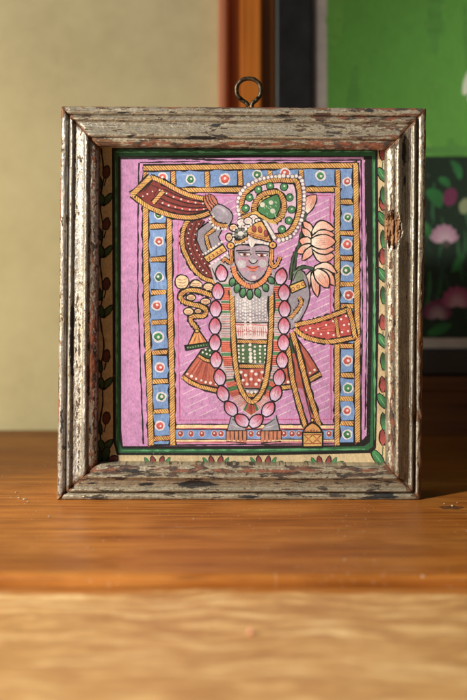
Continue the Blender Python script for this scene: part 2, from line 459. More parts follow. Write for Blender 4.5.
    # panel hatch
    HL = lerp(PINK, WHT, .62)
    for k in range(-8, 48):
        y0 = 196 + k * 7.4
        x = 179; seg = []
        x1 = 330
        a = .47
        ya = y0; 
        t0 = R.uniform(0, 14)
        pts = []
        xx = 179 + t0
        while xx < 329:
            e = min(329, xx + R.uniform(10, 22)); p = (xx, y0 - a * (xx - 179)); q = (e, y0 - a * (e - 179))
            if 198 < p[1] < 419 and 198 < q[1] < 419: P.stroke([p, q], .85, HL, wob=.3)
            xx = e + (R.uniform(1, 5) if R.random() < .3 else -.3)
    for k in range(24):
        x = R.uniform(178, 325); y = R.uniform(200, 410)
        P.stroke([(x, y), (x + R.uniform(2, 6), y + R.uniform(10, 30))], R.uniform(1, 3), lerp(PINK, R.choice([lin((190, 108, 180)), lin((216, 150, 200))]), .6), taper=True)
    P.stroke([(178.3, 197), (178, 300), (180, 420)], 1.0, HOT, wob=.5); P.stroke([(178, 196), (331, 195.4)], .9, HOT, wob=.5)
    P.stroke([(330, 197), (331, 420)], 1.1, HOT, wob=.5); P.stroke([(179, 420), (331, 419)], 1.0, HOT, wob=.5)
    # bottom strip
    P.poly([(175, 423.5), (336, 423.5), (336, 445), (175, 445)], lin((214, 132, 170)))
    P.stroke([(174, 424), (336, 424.5)], 1.3, INK); P.stroke([(174, 426.2), (336, 426.8)], 2.6, CREAM, wob=.3); P.stroke([(174, 428.4), (336, 429)], 1.0, SCAR)
    P.poly([(174, 429), (336, 429.6), (336, 438.6), (174, 438.6)], BLUE)
    P.stroke([(174, 429.2), (336, 429.8)], .8, INK)
    P.stroke([(174, 439.2), (336, 439)], 1.0, INK); P.stroke([(174, 440.6), (336, 440.4)], 1.6, CREAM, wob=.4); P.stroke([(174, 442), (336, 441.8)], .9, SCAR)
    P.stroke([(174, 444.8), (336, 443.6)], 1.4, INK)
    for x in (180.5, 191, 202, 214.5, 221, 251, 259, 284, 292, 299, 329):
        P.disc(x, 433.6, 3.3, 3.4, lin((214, 190, 200))); P.disc(x, 433.6, 2.7, 2.9, RED); P.disc(x - .3, 433, .9, col=WHT, n=7)
    # crossbars of the band
    def bar(x0, y0, x1, y1): P.rope([(x0, y0), (x1, y1)], 4.2, 2.3, 1.0, .7)
    for i, y in enumerate((226, 259, 292, 322, 352, 381, 411, 438)):
        dx = (y - 170) * .018; bar(149 + dx, y + .6, 168 + dx, y - .4)
    for y in (201.7, 233, 258, 284, 306, 345.7, 375, 398.5, 423): bar(339.5, y, 354, y + .3)
    for x in (173, 207, 240, 270, 301, 337.5): bar(x, 170, x + .5, 188)
    # ropes
    P.rope([(145.8, 167), (145.6, 240), (147, 320), (149.3, 380), (151.2, 445)], 5.0)
    P.rope([(169.2, 190), (169.4, 260), (170.5, 320), (172, 380), (172.8, 445)], 4.8)
    P.rope([(143.5, 168.3), (250, 166.4), (357, 165.4)], 4.6)
    P.rope([(168, 190.2), (250, 189.6), (338, 189.4)], 4.4)
    P.rope([(337.4, 188), (337, 300), (337, 445)], 4.6)
    P.rope([(355.6, 165), (356.4, 240), (357, 330), (357.4, 442)], 4.8)
    # roundels
    def roundel(x, y, c, r=4.1):
        x += R.uniform(-.7, .7); y += R.uniform(-.7, .7); r *= R.uniform(.86, 1.12); c = tuple(q * R.uniform(.8, 1.2) for q in c)
        P.disc(x, y, r + 1.5, col=lerp(BLUE, WHT, .85), j=.1); P.disc(x, y, r, r * R.uniform(.88, 1.12), col=c, j=.11)
        P.stroke(curve([(x - r * .8, y + r * .2), (x - r * .1, y + r * .85), (x + r * .8, y + r * .2)]), .7, tuple(q * .35 for q in c), taper=True)
        P.disc(x + R.uniform(-.6, .8), y + R.uniform(-.8, .5), r * R.uniform(.28, .42), col=WHT, n=8, j=.2)
    RR = lin((206, 62, 46)); GG = lin((50, 132, 76))
    for x, y, c in ((162, 178, RR), (190, 179, GG), (224, 179, RR), (257, 174.5, GG), (285, 173, RR), (320, 176, GG), (346.5, 181, RR),
                    (158.5, 214, GG), (158.5, 241, RR), (159.5, 277, GG), (157, 306, RR), (159, 336, GG), (160, 368, RR), (161.5, 397, GG), (160.5, 426, RR),
                    (347, 217, GG), (347.5, 245, RR), (346.5, 270, GG), (348, 295, RR), (348, 360, RR), (348, 387.5, GG), (347, 411, RR), (346.5, 434, GG)):
        roundel(x, y, c, 4.0 if x < 300 else 3.7)

    # ---- lotus stems and flowers, right
    STEM = lin((62, 92, 66))
    for pts in ([(312, 240), (300, 246), (293, 258), (290, 280)], [(306, 214), (300, 240), (295, 262), (293, 282)], [(316, 270), (305, 267), (297, 270), (292, 282)]):
        c = curve(pts); P.stroke(c, 3.6, INK); P.stroke(c, 2.2, STEM)
    PE = lin((230, 150, 124)); PW = lin((242, 226, 206)); ST = lin((206, 92, 84))
    petal(P, 305, 213, 316, 194.5, 13, PW, PE, 1.3, skew=-2, streak=ST)
    P.disc(304, 213, 3, 2, DGRN)
    for (bx, by, tx, ty, w, sk) in ((312, 234, 303, 221, 8, 1), (311, 238, 301.5, 228, 7, 0), (312, 243, 299, 240, 10, 0), (312, 245, 297, 253, 9, 0), (314, 246, 302, 260.5, 8, 0),
                                    (312, 234, 335, 229, 13, -5), (312, 238, 335, 235, 10, -2), (313, 249, 335, 256, 13, 4), (312, 247, 335, 249, 9, 2), (311, 242, 336, 241.5, 15, 0)):
        petal(P, bx, by, tx, ty, w, PW, PE, 1.4, skew=sk, streak=ST)
    for (bx, by, tx, ty, w, sk) in ((314, 268, 337, 273, 9, -4), (316, 270, 335, 286, 10, -3), (312, 271, 307, 296, 8, 3), (313, 272, 317.5, 297, 8, 0), (315, 270, 328.5, 288, 13, -1)):
        petal(P, bx, by, tx, ty, w, PW, PE, 1.4, skew=sk, streak=ST)

    # ---- second scarf hanging behind the raised arm
    outer = curve([(196, 216), (187, 222), (182.6, 234), (183, 247), (187.5, 258), (193, 268), (203, 277.5), (217, 283)])
    inner = [(218, 279), (212, 268), (205, 256), (199, 244), (197.5, 232), (205, 221)]
    P.poly(outer + inner, DRED)
    for k in (.3, .55, .8):
        P.stroke(curve([(lerp((187, 222), (205, 221), k)), lerp((183, 240), (198, 240), k), lerp((188, 258), (204, 256), k), lerp((203, 277), (214, 272), k)]), 1.0, INK if k != .55 else lin((90, 18, 20)))
    P.pearls(curve([(192, 224), (188, 236), (190, 250), (196, 262), (208, 275)]), .8, 5); P.pearls(curve([(199, 224), (194, 238), (197, 250), (205, 264)]), .7, 5.5)
    P.rope(outer, 3.6, 2.4); P.stroke(inner, 1.3, INK)
    # ---- large scarf upper left
    top = curve([(150.5, 177), (161, 181), (174.5, 188.5), (186, 194), (198, 197.5), (211, 200)])
    bot = curve([(131.5, 194.5), (149, 207), (170, 215), (188, 217.5), (200, 216), (211, 212)])
    P.poly(top + bot[::-1], DRED)
    for k in (.2, .38, .56, .74):
        P.stroke([lerp(a, b, k) for a, b in zip(top, bot)][8:], 1.0, INK, taper=False)
        if k in (.38, .74): P.stroke([lerp(a, b, k - .09) for a, b in zip(top, bot)][9:], 1.6, SCAR, taper=True)
    for k in (.3, .66): P.pearls([lerp(a, b, k) for a, b in zip(top, bot)][7:], .85, 7)
    P.stroke([(139, 193), (152, 182)], 1.0, INK)
    P.rope([(163.5, 191), (153, 203)], 3.6, 2.2, 1.0)
    P.rope(top, 4.0, 2.3); P.rope(bot, 4.0, 2.3); P.rope([(132, 195), (150.5, 177)], 5.0, 2.2)
    P.stroke([(143, 192), (150, 184.5), (158, 188), (154, 196)], .9, INK); P.pearls([(143, 196), (156, 190)], .8, 5)

    # ---- raised arm
    P.poly(curve([(208, 222), (198, 230), (196.5, 240), (201, 250), (206, 257), (214, 252), (222, 244), (218.5, 237), (222, 229.5), (215, 224)], 4, True), GREY)
    P.loop([(208, 222), (198, 230), (196.5, 240), (201, 250), (206, 257), (222, 244), (218.5, 237), (222, 229.5)], 1.3, INK)
    P.rope([(214.5, 229), (206, 235.5), (207.5, 243), (210, 250)], 3.0, 2.2, .9)
    hand = curve([(212, 216.5), (209, 210), (211, 203), (217, 203.5), (224, 206), (230.5, 211), (232.8, 217), (230, 224), (226, 226.5), (218, 222)], 4, True)
    P.poly(hand, lin((164, 154, 170)))
    P.stroke(curve([(214, 206), (222, 209), (228, 215)]), 2.2, lin((190, 182, 194)), taper=True)
    P.loop(hand, 1.3, INK)
    for (bx, by, tx, ty) in ((211, 211, 203.5, 197), (213, 208, 205.5, 194.5), (215, 206, 208, 193.5), (217, 204.5, 211, 194.5)):
        petal(P, bx, by, tx, ty, 4.4, lin((206, 120, 84)), lin((196, 96, 60)), .9)
    P.rope(curve([(211, 216.5), (213, 221.5), (219, 225), (227.5, 226)]), 3.4, 2.0)
    P.pearls(curve([(209.5, 218.5), (212.5, 225), (219, 228.5), (228, 228.8)]), 1.4, 3.4); P.pearls([(213, 214), (215, 219)], 1.0, 3)
    P.poly([(202.5, 257), (223, 243.5), (227.5, 250.5), (208, 263.5)], INK)
    P.poly([(204.3, 257.2), (222.6, 245.3), (226, 250.3), (208.2, 261.8)], YEL)
    P.poly([(206.5, 258), (222, 248), (224, 250.6), (208.6, 260.6)], RED)
    for k in range(5):
        x, y = lerp((207.5, 259), (223, 249), k / 4); P.disc(x, y, 1.7, col=YEL, n=8); P.disc(x, y, .7, col=RED, n=6)
    P.pearls([(203, 254.5), (222, 242)], 1.1, 3.2); P.pearls([(210, 265.5), (228, 253)], 1.3, 3.6)
    P.poly([(210, 266), (228, 254), (232, 262), (222, 284), (214, 282)], lin((188, 178, 186)))
    P.stroke([(212, 268), (217, 280)], 1, INK)

    # ---- right arm
    P.poly(curve([(291, 282), (296, 270), (304, 272), (308, 282), (309.7, 294), (308, 304), (301, 319), (292, 329), (286, 320), (288, 300)], 4, True), GREY)
    P.loop(curve([(291, 282), (296, 270), (304, 272), (308, 282), (309.7, 294), (308, 304), (301, 319), (292, 329), (286, 320), (288, 300)], 3, True), 1.3, INK)
    P.poly([(293, 272), (300, 268), (305, 278), (296, 282)], lin((120, 138, 116))); P.stroke([(293, 281), (297, 271), (303, 269)], 1.1, INK)
    P.stroke(curve([(304, 300), (300, 312), (293, 322)]), 2.4, lin((190, 184, 196)), taper=True)
    P.poly([(288.6, 285), (303.5, 279), (307, 287), (291.5, 294)], INK); P.poly([(290, 286), (303, 280.8), (305.4, 286.4), (292, 292.2)], YEL)
    for k in range(3):
        x, y = lerp((293, 288.8), (303, 284), k / 2); P.disc(x, y, 2.0, col=RED, n=8); P.disc(x, y, 1.1, col=YEL, n=6)
    P.rope(curve([(299.6, 297), (301, 303), (297, 310), (290, 318)]), 3.2, 2.1, 1.0)

    # ---- left hand beads, looped cord, tassel
    BEAD = lin((236, 206, 158))
    def bead(x, y, rx, ry, rot=0):
        P.disc(x, y, rx + 1.3, ry + 1.3, INK, rot=rot); P.disc(x, y, rx, ry, BEAD, rot=rot)
        for q in (-.45, 0, .45): P.stroke(curve([(x - rx * .8, y + ry * q), (x, y + ry * (q + .18)), (x + rx * .8, y + ry * q - .3)]), .7, lin((176, 92, 54)), taper=True)
    bead(182, 281.8, 6.4, 6.6); bead(196, 285, 5.6, 4.6); bead(208.5, 287.4, 5, 4.2)
    cord = curve([(213, 296), (204, 292.5), (195, 290.2), (186, 291), (180.6, 295.5), (183, 301), (191, 304), (200, 306), (206, 310), (204, 315.4), (197, 316), (191, 317), (191.5, 322), (195, 326), (198, 331)])
    P.rope(cord, 3.8, 2.3, 1.6)
    bead(191, 297.4, 4.2, 2.7); bead(205.6, 301.4, 4.6, 2.8); bead(188.5, 311.4, 4.6, 3.2); bead(198, 311, 3, 2)
    P.poly([(194, 330), (200, 330), (210, 345), (186, 348)], INK); P.poly([(195, 332), (199.5, 332), (207.5, 343.6), (188, 345.6)], lin((222, 138, 52)))
    for k in range(6): P.stroke([(190 + k * 3.2, 344), (195.5 + k * .9, 334)], .8, RED if k % 2 else lin((240, 190, 90)), taper=True)
    P.disc(197, 331, 2.8, 2.2, INK); P.disc(197, 331, 1.7, 1.3, YEL)
    P.poly([(184, 345), (209, 341.5), (210, 346.6), (185.5, 351)], INK); P.poly([(186.5, 346.4), (208.4, 343), (209, 345.8), (187, 349.4)], DGRN)
    P.pearls([(188, 347.6), (208, 344.4)], .6, 2.6, lin((150, 180, 130)))

    # ---- skirt, both sides
    P.poly([(201, 349), (213, 347), (218, 392), (212, 391), (196, 386.5), (182.4, 376.6)], BRICK)
    for k in range(16):
        x0, y0 = lerp((199, 358), (214, 364), k / 15); x1, y1 = lerp((186, 373), (217, 386), k / 15)
        P.stroke([(x0, y0), (x1, y1)], R.uniform(.6, 1.4), R.choice([lin((204, 100, 66)), lin((150, 50, 34)), lin((190, 84, 52))]), taper=True)
    P.poly([(202, 349), (213, 346), (214, 361), (206, 359.5), (198.5, 354.5)], DGRN); P.pearls([(203, 352), (213, 356)], 1.0, 4); P.pearls([(206, 349.6), (213, 350.6)], .9, 4)
    P.rope([(197.5, 354.8), (205, 359.6), (214, 362)], 2.6, 2.2, 1.0)
    P.stroke([(202, 349), (182.4, 376.6)], 1.4, INK)
    P.rope([(182.6, 376.4), (190, 382), (200, 386.4), (217, 390.6)], 3.6, 2.2, 1.2)
    P.pearls([(187.5, 373.6), (196, 378.6), (206, 382), (217, 384)], 1.4, 5)
    P.poly([(285, 335), (295, 334), (309, 354), (321, 374), (304, 384.5), (281, 388)], BRICK)
    for k in range(14):
        x0, y0 = lerp((287, 345), (298, 341), k / 13); x1, y1 = lerp((284, 381), (316, 370), k / 13)
        P.stroke([(x0, y0), (x1, y1)], R.uniform(.6, 1.5), R.choice([lin((204, 96, 62)), lin((148, 46, 32)), lin((186, 80, 50))]), taper=True)
    P.stroke([(294, 334), (309, 354), (321, 374)], 1.4, INK)
    P.rope([(281, 387.5), (292, 386.6), (305, 382.6), (320.6, 373.6)], 3.6, 2.2, 1.2)
    P.pearls([(283, 382.6), (294, 380.6), (305, 376), (316, 368.6)], 1.3, 5)

    # ---- right scarf
    T = curve([(295, 325), (304, 323), (314, 321), (326, 317.5), (337, 313.6), (348.6, 309.4)]); B = curve([(295, 329), (304, 336), (316, 340), (328, 341.6), (341, 340), (355, 337)])
    P.poly(T + [(353, 322)] + B[::-1], SCAR)
    for k in range(9): P.stroke([(302 + k * 2, 328 + R.uniform(-2, 5)), (318 + k * 3.6, 326 + R.uniform(-4, 9))], R.uniform(.7, 1.5), R.choice([lin((206, 76, 58)), lin((150, 30, 32))]), taper=True)
    for x, y in ((310, 328), (313, 333), (318, 329), (321, 334), (326, 325), (328, 333), (333, 321), (333.5, 335), (341, 319), (344, 325), (342, 332), (348, 331), (346, 316), (349, 324), (306, 330)): P.disc(x, y, 1.1, col=WHT, n=8)
    P.rope([(335.5, 318), (338.4, 337)], 3.2, 2.0, .7)
    P.rope(T, 3.8, 2.3, 1.2); P.rope(B, 3.8, 2.3, 1.2); P.rope([(348.6, 309), (352, 321), (355, 337.4)], 4.0, 2.2, 1.2)

    # ---- long sash ropes and tassel box
    P.poly([(288, 336), (296, 336), (318, 424), (303, 426)], BRICK)
    P.poly([(289, 336), (294, 336), (298, 352), (291, 354)], DGRN)
    P.poly([(294, 388), (302, 388), (314, 424), (305, 426)], lerp(PINK, BRICK, .35))
    P.rope([(286.5, 338), (292.4, 380), (298, 402), (305.5, 427)], 4.0, 2.4, 1.3)
    P.rope([(292, 332), (301, 362), (307.6, 388), (313, 405), (319, 425)], 4.2, 2.4, 1.3)
    P.stroke([(295, 345), (303, 385), (311, 418)], 1.2, INK)
    P.poly(curve([(302, 433), (304.5, 427), (309, 422.6), (312.4, 421), (316, 422.8), (320.4, 427), (323, 433)], 4), INK)
    P.poly(curve([(304, 432.4), (306, 428), (310, 424.6), (312.4, 423.4), (315.4, 424.8), (319, 428), (321, 432.4)], 4), lin((222, 150, 58)))
    P.disc(312.2, 420, 2.4, col=INK, n=9); P.disc(312.2, 420, 1.2, col=YEL, n=7)
    P.poly([(301.6, 431.4), (323.4, 431.4), (323, 447.4), (302, 447.8)], INK); P.poly([(303.4, 433), (321.8, 433), (321.6, 445.6), (303.6, 446)], YEL)
    P.stroke([(303.4, 434.6), (321.8, 434.4)], 1, RED); P.stroke([(303.4, 443.4), (321.6, 443.2)], 1, RED)
    for x in (308.2, 316.8):
        P.stroke([(x - 4, 435), (x + 4, 443)], .9, RED); P.stroke([(x + 4, 435), (x - 4, 443)], .9, RED); P.disc(x, 439, 1.5, col=ORG, n=8)
    P.pearls([(305, 430.6), (320, 430.6)], .8, 3, RED)

    # ---- feet
    def foot(sg, cx):
        P.poly([(cx - sg * 5, 415), (cx + sg * 8, 427), (cx + sg * 9.4, 432), (cx - sg * 9.5, 432), (cx - sg * 8, 424)], lin((158, 156, 168)))
        P.stroke([(cx - sg * 5, 415), (cx - sg * 9, 430)], 1.2, INK); P.stroke([(cx - sg * 6, 424), (cx + sg * 6, 428)], 1.4, lin((196, 192, 202)), taper=True)
        P.stroke([(cx - sg * 4, 419), (cx + sg * 7, 425.6)], .9, INK)
        for k in range(5):
            x = cx - 8.2 + k * 4.1
            P.poly([(x - 2, 430.6), (x + 2, 430.6), (x + 2.0, 438 + (k if sg > 0 else 4 - k) * .7), (x, 440.4 + (k if sg > 0 else 4 - k) * .6), (x - 2.0, 438.4 + (k if sg > 0 else 4 - k) * .6)], lin((196, 112, 72)), j=.3)
            P.stroke([(x - 2.1, 430), (x - 2.1, 440)], .9, INK)
            P.stroke([(x, 432), (x, 437)], .8, lin((232, 160, 104)), taper=True)
        P.stroke([(cx + 10.4, 430.4), (cx + 10.2, 440)], 1.0, INK); P.stroke([(cx - 10.4, 430.6), (cx + 10.4, 430.4)], 1.1, INK)
        P.stroke([(cx - 10, 441 + (0 if sg > 0 else 2)), (cx + 10, 441 + (2 if sg > 0 else 0))], 1.1, INK)
    foot(1, 236.4); foot(-1, 271)

    # ---- torso: garment panel between garland and long necklace
    L = [(221, 276), (221, 300), (220, 326), (220, 350), (222, 368), (228, 390), (240, 408), (251, 418)]
    Rr = [(279, 276), (280, 300), (280, 326), (279, 350), (277, 368), (271, 390), (262, 408), (251, 418)]
    P.poly(L + Rr[-2::-1], lin((202, 186, 188)))
    rows = ((284, 287, 'g'), (287.5, 300, 'o'), (300.5, 303, 'g'), (303.5, 310, 'o'), (310.5, 313, 'g'), (313, 337, 'w'), (337.5, 341, 'g'), (341.5, 352, 'o'), (352.5, 356, 'g'), (356, 366, 'o'), (366, 380, 'w'))
    for side in (0, 1):
        for a, b, k in rows:
            o = -1.5 * side * (1 if a < 340 else .5)
            xa = lambda y: (221 if y < 352 else 221 + (y - 352) * .22) if side == 0 else (270.5 if y < 352 else 270.5 - (y - 352) * .12)
            wd = 10
            q = [(xa(a), a + o), (xa(a) + wd, a + o), (xa(b) + wd, b + o), (xa(b), b + o)]
            if k == 'g': P.poly(q, lin((78, 140, 88)), j=.3)
            if k == 'o':
                P.poly(q, lin((226, 96, 54)), j=.2)
                n = int((b - a) / 2.4) + 1
                for i in range(n): y = a + o + (b - a) * (i + .5) / n; P.stroke([(xa(y), y), (xa(y) + wd, y + .3)], .75, lin((150, 40, 26)))
            if k == 'w':
                n = int((b - a) / 2.3)
                for i in range(n): y = a + o + (b - a) * (i + .5) / n; P.stroke([(xa(y), y), (xa(y) + wd, y + R.uniform(-.4, .4))], .7, lin((206, 96, 96) if i % 2 else (120, 110, 120)))
    # lower curved run of the same trim
    for t, k in ((0, 'g'), (.09, 'o'), (.22, 'g'), (.30, 'o'), (.45, 'w'), (.78, 'g'), (.84, 'o')):
        for side in (0, 1):
            c0 = curve([(225, 380), (230, 394), (239, 406), (251, 415)], 12); c1 = curve([(236, 378), (240, 391), (245, 401), (251, 405)], 12)
            i0 = int(t * 36); t1 = {0: .08, .09: .21, .22: .29, .30: .43, .45: .76, .78: .84, .84: 1.0}[t]; i1 = min(36, int(t1 * 36))
            a = c0[i0:i1 + 1]; b = c1[i0:i1 + 1]
            if side: a = [(502 - x, y) for x, y in a]; b = [(502 - x, y) for x, y in b]
            if len(a) < 2: continue
            P.poly(a + b[::-1], {'g': lin((78, 140, 88)), 'o': lin((226, 96, 54)), 'w': lin((220, 206, 204))}[k])
            for m in range(0, len(a), 1):
                P.stroke([a[m], b[m]], .6, {'g': DGRN, 'o': lin((150, 40, 26)), 'w': lin((200, 96, 100))}[k])
    # inside of the long necklace
    inn = [(233, 288), (271, 288), (270.5, 340), (269, 372), (264, 392), (252, 402), (241, 392), (236, 372), (234, 340)]
    P.poly(inn, lin((168, 162, 172)))
    P.poly([(234, 290), (270, 290), (270, 300), (262, 310), (240, 312), (234, 304)], lin((182, 178, 186)))
    P.poly([(234, 322), (270.5, 322), (270.5, 339), (234, 339)], lin((226, 208, 208)))
    P.stroke([(236, 312), (268, 318)], 3, lin((150, 140, 156)), taper=True)
    P.stroke([(234, 322.4), (270.5, 322.8)], 1.3, INK); P.stroke([(235, 324.4), (270, 325)], 1.6, lin((214, 106, 110)), wob=.5)
    for k in range(17): P.stroke([(236 + k * 2.1, 326.5), (236.3 + k * 2.1 + R.uniform(-.8, .8), 336.5)], R.uniform(.7, 1.3), lin((196, 60, 62)), taper=True)
    P.stroke([(235, 331.5), (270, 332)], .7, lin((180, 60, 60)))
    P.poly([(234, 344), (270.5, 344), (270, 363.5), (235, 363)], lin((78, 112, 70)))
    P.rope([(234.5, 341.2), (270.5, 342.0)], 3.2, 2.1, 1.2)
    P.poly([(235.5, 368), (269.6, 368), (266, 388), (239, 387)], lin((184, 68, 44)))
    for k in range(12): P.stroke([(238 + k * 2.6, 370), (240 + k * 2.3, 386)], 1, lin((206, 96, 62) if k % 2 else (150, 46, 34)), taper=True)
    P.rope([(235.6, 365.8), (270, 366.4)], 3.0, 2.1, 1.2)
    P.stroke([(238, 388.4), (266, 388.8)], 1.6, INK)
    P.rope(curve([(240, 391), (247, 394.5), (257, 394.8), (265, 391)]), 3.4, 2.2, 1.0)
    P.poly([(243, 398), (262, 398), (258, 402), (252, 404), (246, 402)], INK)
    for x in (237.4, 240.4, 243, 247.6, 253.4, 256.6, 259.6, 262.6, 265.4, 268):
        P.pearls([(x, 298 + R.uniform(0, 2)), (x, 321)], .85, 3.1)
    for x in (245, 250): P.pearls([(x, 297), (x + .5, 339)], 1.35, 3.5)
    for x, n in ((238.5, 6), (243, 6), (260, 6), (265, 5)): P.pearls([(x, 346), (x + .3, 362)], 1.2, 3.7)
    P.pearls([(250, 345), (251, 363)], 1.9, 3.9); P.pearls([(254.5, 347), (255, 362)], 1.2, 3.6)
    for x, y in ((241, 372), (245.5, 375), (243, 380), (247, 384), (252, 371), (256, 374), (259, 380), (256, 384), (262, 372), (264, 378), (251, 379), (241, 384), (261.5, 385)): P.disc(x, y, 1.7, 1.5, WHT, n=9)
    P.pearls(curve([(244, 390), (252, 392.4), (262, 390)]), 1.4, 4)
    # long necklace
    P.rope(curve([(231.6, 290), (232.8, 320), (234.2, 350), (237.4, 376), (242.4, 392), (251.6, 401.8), (261, 393), (266.6, 376), (269.6, 350), (271, 320), (271.4, 290)]), 4.0, 2.4, 1.3)

    # ---- crest: pearl-edged paisley
    O = [(241, 218), (239, 205), (241.5, 194), (249, 186), (262, 180), (278, 177.4), (291, 178), (298.6, 178.6), (301.8, 188), (302.4, 200), (301.6, 212), (298, 224), (292, 233.6), (284, 238), (275, 239)]
    Oc = curve(O, 5)
    P.poly(Oc + [(268, 226), (258, 216)], INK)
    ctr = (268, 209)
    Lr = [lerp(p, ctr, .19) for p in Oc]
    P.poly(Lr + [(270, 226), (256, 214)], LILAC)
    for k in range(40):
        p = R.choice(Lr); q = lerp(p, ctr, R.uniform(.05, .4)); P.stroke([q, lerp(q, ctr, .15)], .8, R.choice([lin((226, 140, 170)), WHT, lin((190, 150, 190))]), taper=True)
    P.rope([lerp(p, ctr, .085) for p in Oc], 4.0, 2.2, 1.2, lean=.5)
    P.rope([(241.6, 217.6), (256, 212)], 3.4, 2.2, 1.1)
    for x, y in ((245.5, 208.4), (249.4, 197.6), (258.2, 189.6), (270, 186), (284, 186.8), (289.6, 197.6), (291.4, 209.6), (288.8, 220.6), (281.8, 229.4)):
        P.disc(x, y, 4.3, col=INK); P.disc(x, y, 3.4, col=lin((60, 140, 84))); P.disc(x + .4, y - .6, 1.1, col=lin((206, 232, 206)), n=8)
    In = curve([(252, 213), (252.6, 204), (258, 195.4), (267, 190.6), (279.6, 190.6), (285.4, 198.6), (286.4, 208), (283.6, 217.4), (275.6, 224.4)], 5)
    P.poly(In + [(266, 222), (256, 216)], YEL)
    P.rope([lerp(p, (269, 207), .14) for p in In], 4.4, 2.1, 1.3, lean=.3)
    G = curve([(257.5, 210), (262.5, 201), (270, 197), (277.4, 194.6), (280.4, 203.6), (278, 213.6), (272, 219), (264, 215.6)], 5, True)
    P.poly(G, lin((66, 138, 82))); P.loop(G, 1.2, INK)
    for x, y, r in ((262.4, 204.8, 2.5), (271, 202.6, 2.3), (272.8, 211, 2.6)): P.disc(x, y, r, col=lin((226, 224, 208)))
    for k in range(12):
        x, y = R.uniform(264, 278), R.uniform(200, 216); P.stroke([(x, y), (x + 1.2, y + 1.6)], .7, lin((170, 214, 170)))
    P.pearls([lerp(p, ctr, -.045) for p in Oc], 1.75, 4.0, out=lin((120, 100, 120)))

    # ---- turban
    P.poly(curve([(232, 246), (231, 238), (235, 228), (243, 221), (254, 216.5), (262, 219), (268, 226), (272, 238), (272, 246), (252, 244)], 5, True), lin((214, 200, 206)))
    P.loop(curve([(232, 246), (231, 238), (235, 228), (243, 221), (254, 216.5), (262, 219), (268, 226), (272, 238), (272, 246), (252, 244)], 5, True), 1.2, INK)
    for x, y, r in ((241.5, 222.4, 4.2), (253.6, 218.6, 4.6), (248, 221, 4), (258, 221, 3)):
        P.disc(x, y, r + .9, r * .8 + .9, INK); P.disc(x, y, r, r * .8, lin((236, 224, 220)))
        P.stroke(curve([(x - r * .6, y + 1), (x, y - r * .4), (x + r * .6, y + 1)]), .8, lin((206, 150, 160)), taper=True)
    bead(233.4, 227.6, 3.6, 3.1); bead(229, 237.2, 2.9, 3.4)
    P.disc(240.6, 234, 8.2, 6.8, INK); P.disc(240.6, 233.6, 6.6, 5.2, lin((112, 116, 112))); P.disc(240.6, 233.6, 3.0, 2.4, lin((222, 222, 216)))
    for k in range(9): a = k * .7; P.stroke([(240.6 + 3.2 * math.cos(a), 233.6 + 2.6 * math.sin(a)), (240.6 + 6.2 * math.cos(a), 233.6 + 4.8 * math.sin(a))], .9, INK if k % 2 else lin((180, 182, 178)))
    P.rope(curve([(234, 241.5), (240, 242), (247, 238)]), 2.8, 2.1, .9)
    gem = curve([(246.6, 230.6), (252, 225), (260.6, 220.8), (265.6, 227), (269, 235), (271, 242), (262, 240), (252, 237)], 4, True)
    P.poly(gem, lin((228, 168, 66))); P.loop(gem, 1.3, INK)
    for x, y in ((254, 228.6), (260, 229.6), (265.8, 233.2)): petal(P, x + .8, y + 3.4, x - .8, y - 3.4, 4.2, lin((150, 36, 44)), lin((190, 60, 60)), .5)
    P.stroke(curve([(249, 234), (259, 237), (270, 240)]), 1.0, lin((150, 70, 34))); P.stroke(curve([(248, 232.4), (259, 235.2), (269, 238)]), .7, RED)
    for k in range(6): x, y = lerp((250, 235.6), (268, 240), k / 5); P.disc(x, y, .7, col=RED, n=6)
    P.poly([(262, 220), (266.6, 221), (277, 238), (272.6, 240)], WHT); P.stroke([(262, 220), (272.6, 240)], 1.1, INK); P.stroke([(266.6, 221), (277, 238)], .9, lin((120, 100, 120)))
    P.pearls([(264.4, 221.6), (274.6, 239)], 1.2, 3.2)
    P.pearls(curve([(246, 229), (252, 223.6), (260, 219.4)]), 1.2, 3.2); P.pearls(curve([(234, 244.6), (243, 244), (248, 240.6), (258, 241.6), (271, 245)]), 1.3, 3.2)
    P.pearls(curve([(233.6, 239), (233.8, 231), (240, 226.4), (246, 227.6)]), 1.1, 3)

    # ---- shoulders, face
    P.poly([(228, 276), (233, 262), (270, 262), (276, 276), (272, 296), (232, 296)], lin((176, 168, 178)))
    FACE = lin((172, 154, 170))
    fc = curve([(234.6, 247), (234.2, 256), (235.6, 265), (240, 273.4), (246, 279.4), (252.4, 281.8), (259, 279.6), (265, 273.6), (268.6, 265.4), (269.6, 256), (269.4, 247), (261, 244.6), (252, 246), (243, 244.6)], 4, True)
    P.poly(fc, FACE); P.loop(fc, 1.4, INK)
    MAU = lin((186, 136, 160)); PALE = lin((196, 190, 198))
    P.stroke(curve([(237, 250), (242, 246.8), (249, 249)]), 1.8, lin((196, 152, 174)), taper=True); P.stroke(curve([(256, 249.4), (262, 247), (268, 250)]), 1.8, lin((196, 152, 174)), taper=True)
    P.poly([(236, 257), (250, 257), (247, 272), (240, 270)], MAU); P.poly([(257, 257), (268, 257), (265, 270), (259, 272)], MAU)
    P.disc(241.6, 264, 4.6, 4.2, PALE); P.disc(262.4, 263.4, 4.0, 4.2, PALE); P.disc(241.6, 264, 1.8, col=lin((206, 204, 206)), n=9); P.disc(262.6, 263.4, 1.3, col=lin((206, 204, 206)), n=9)
    P.stroke(curve([(250.6, 247), (250.8, 254), (249.6, 260)]), 1.2, lin((196, 178, 190)), taper=True); P.stroke([(253.8, 248), (254, 258)], 1.0, MAU, taper=True)
    P.stroke([(236, 250.6), (250.4, 250.0)], 1.3, INK); P.stroke([(255, 251.4), (269, 251.6)], 1.3, INK)
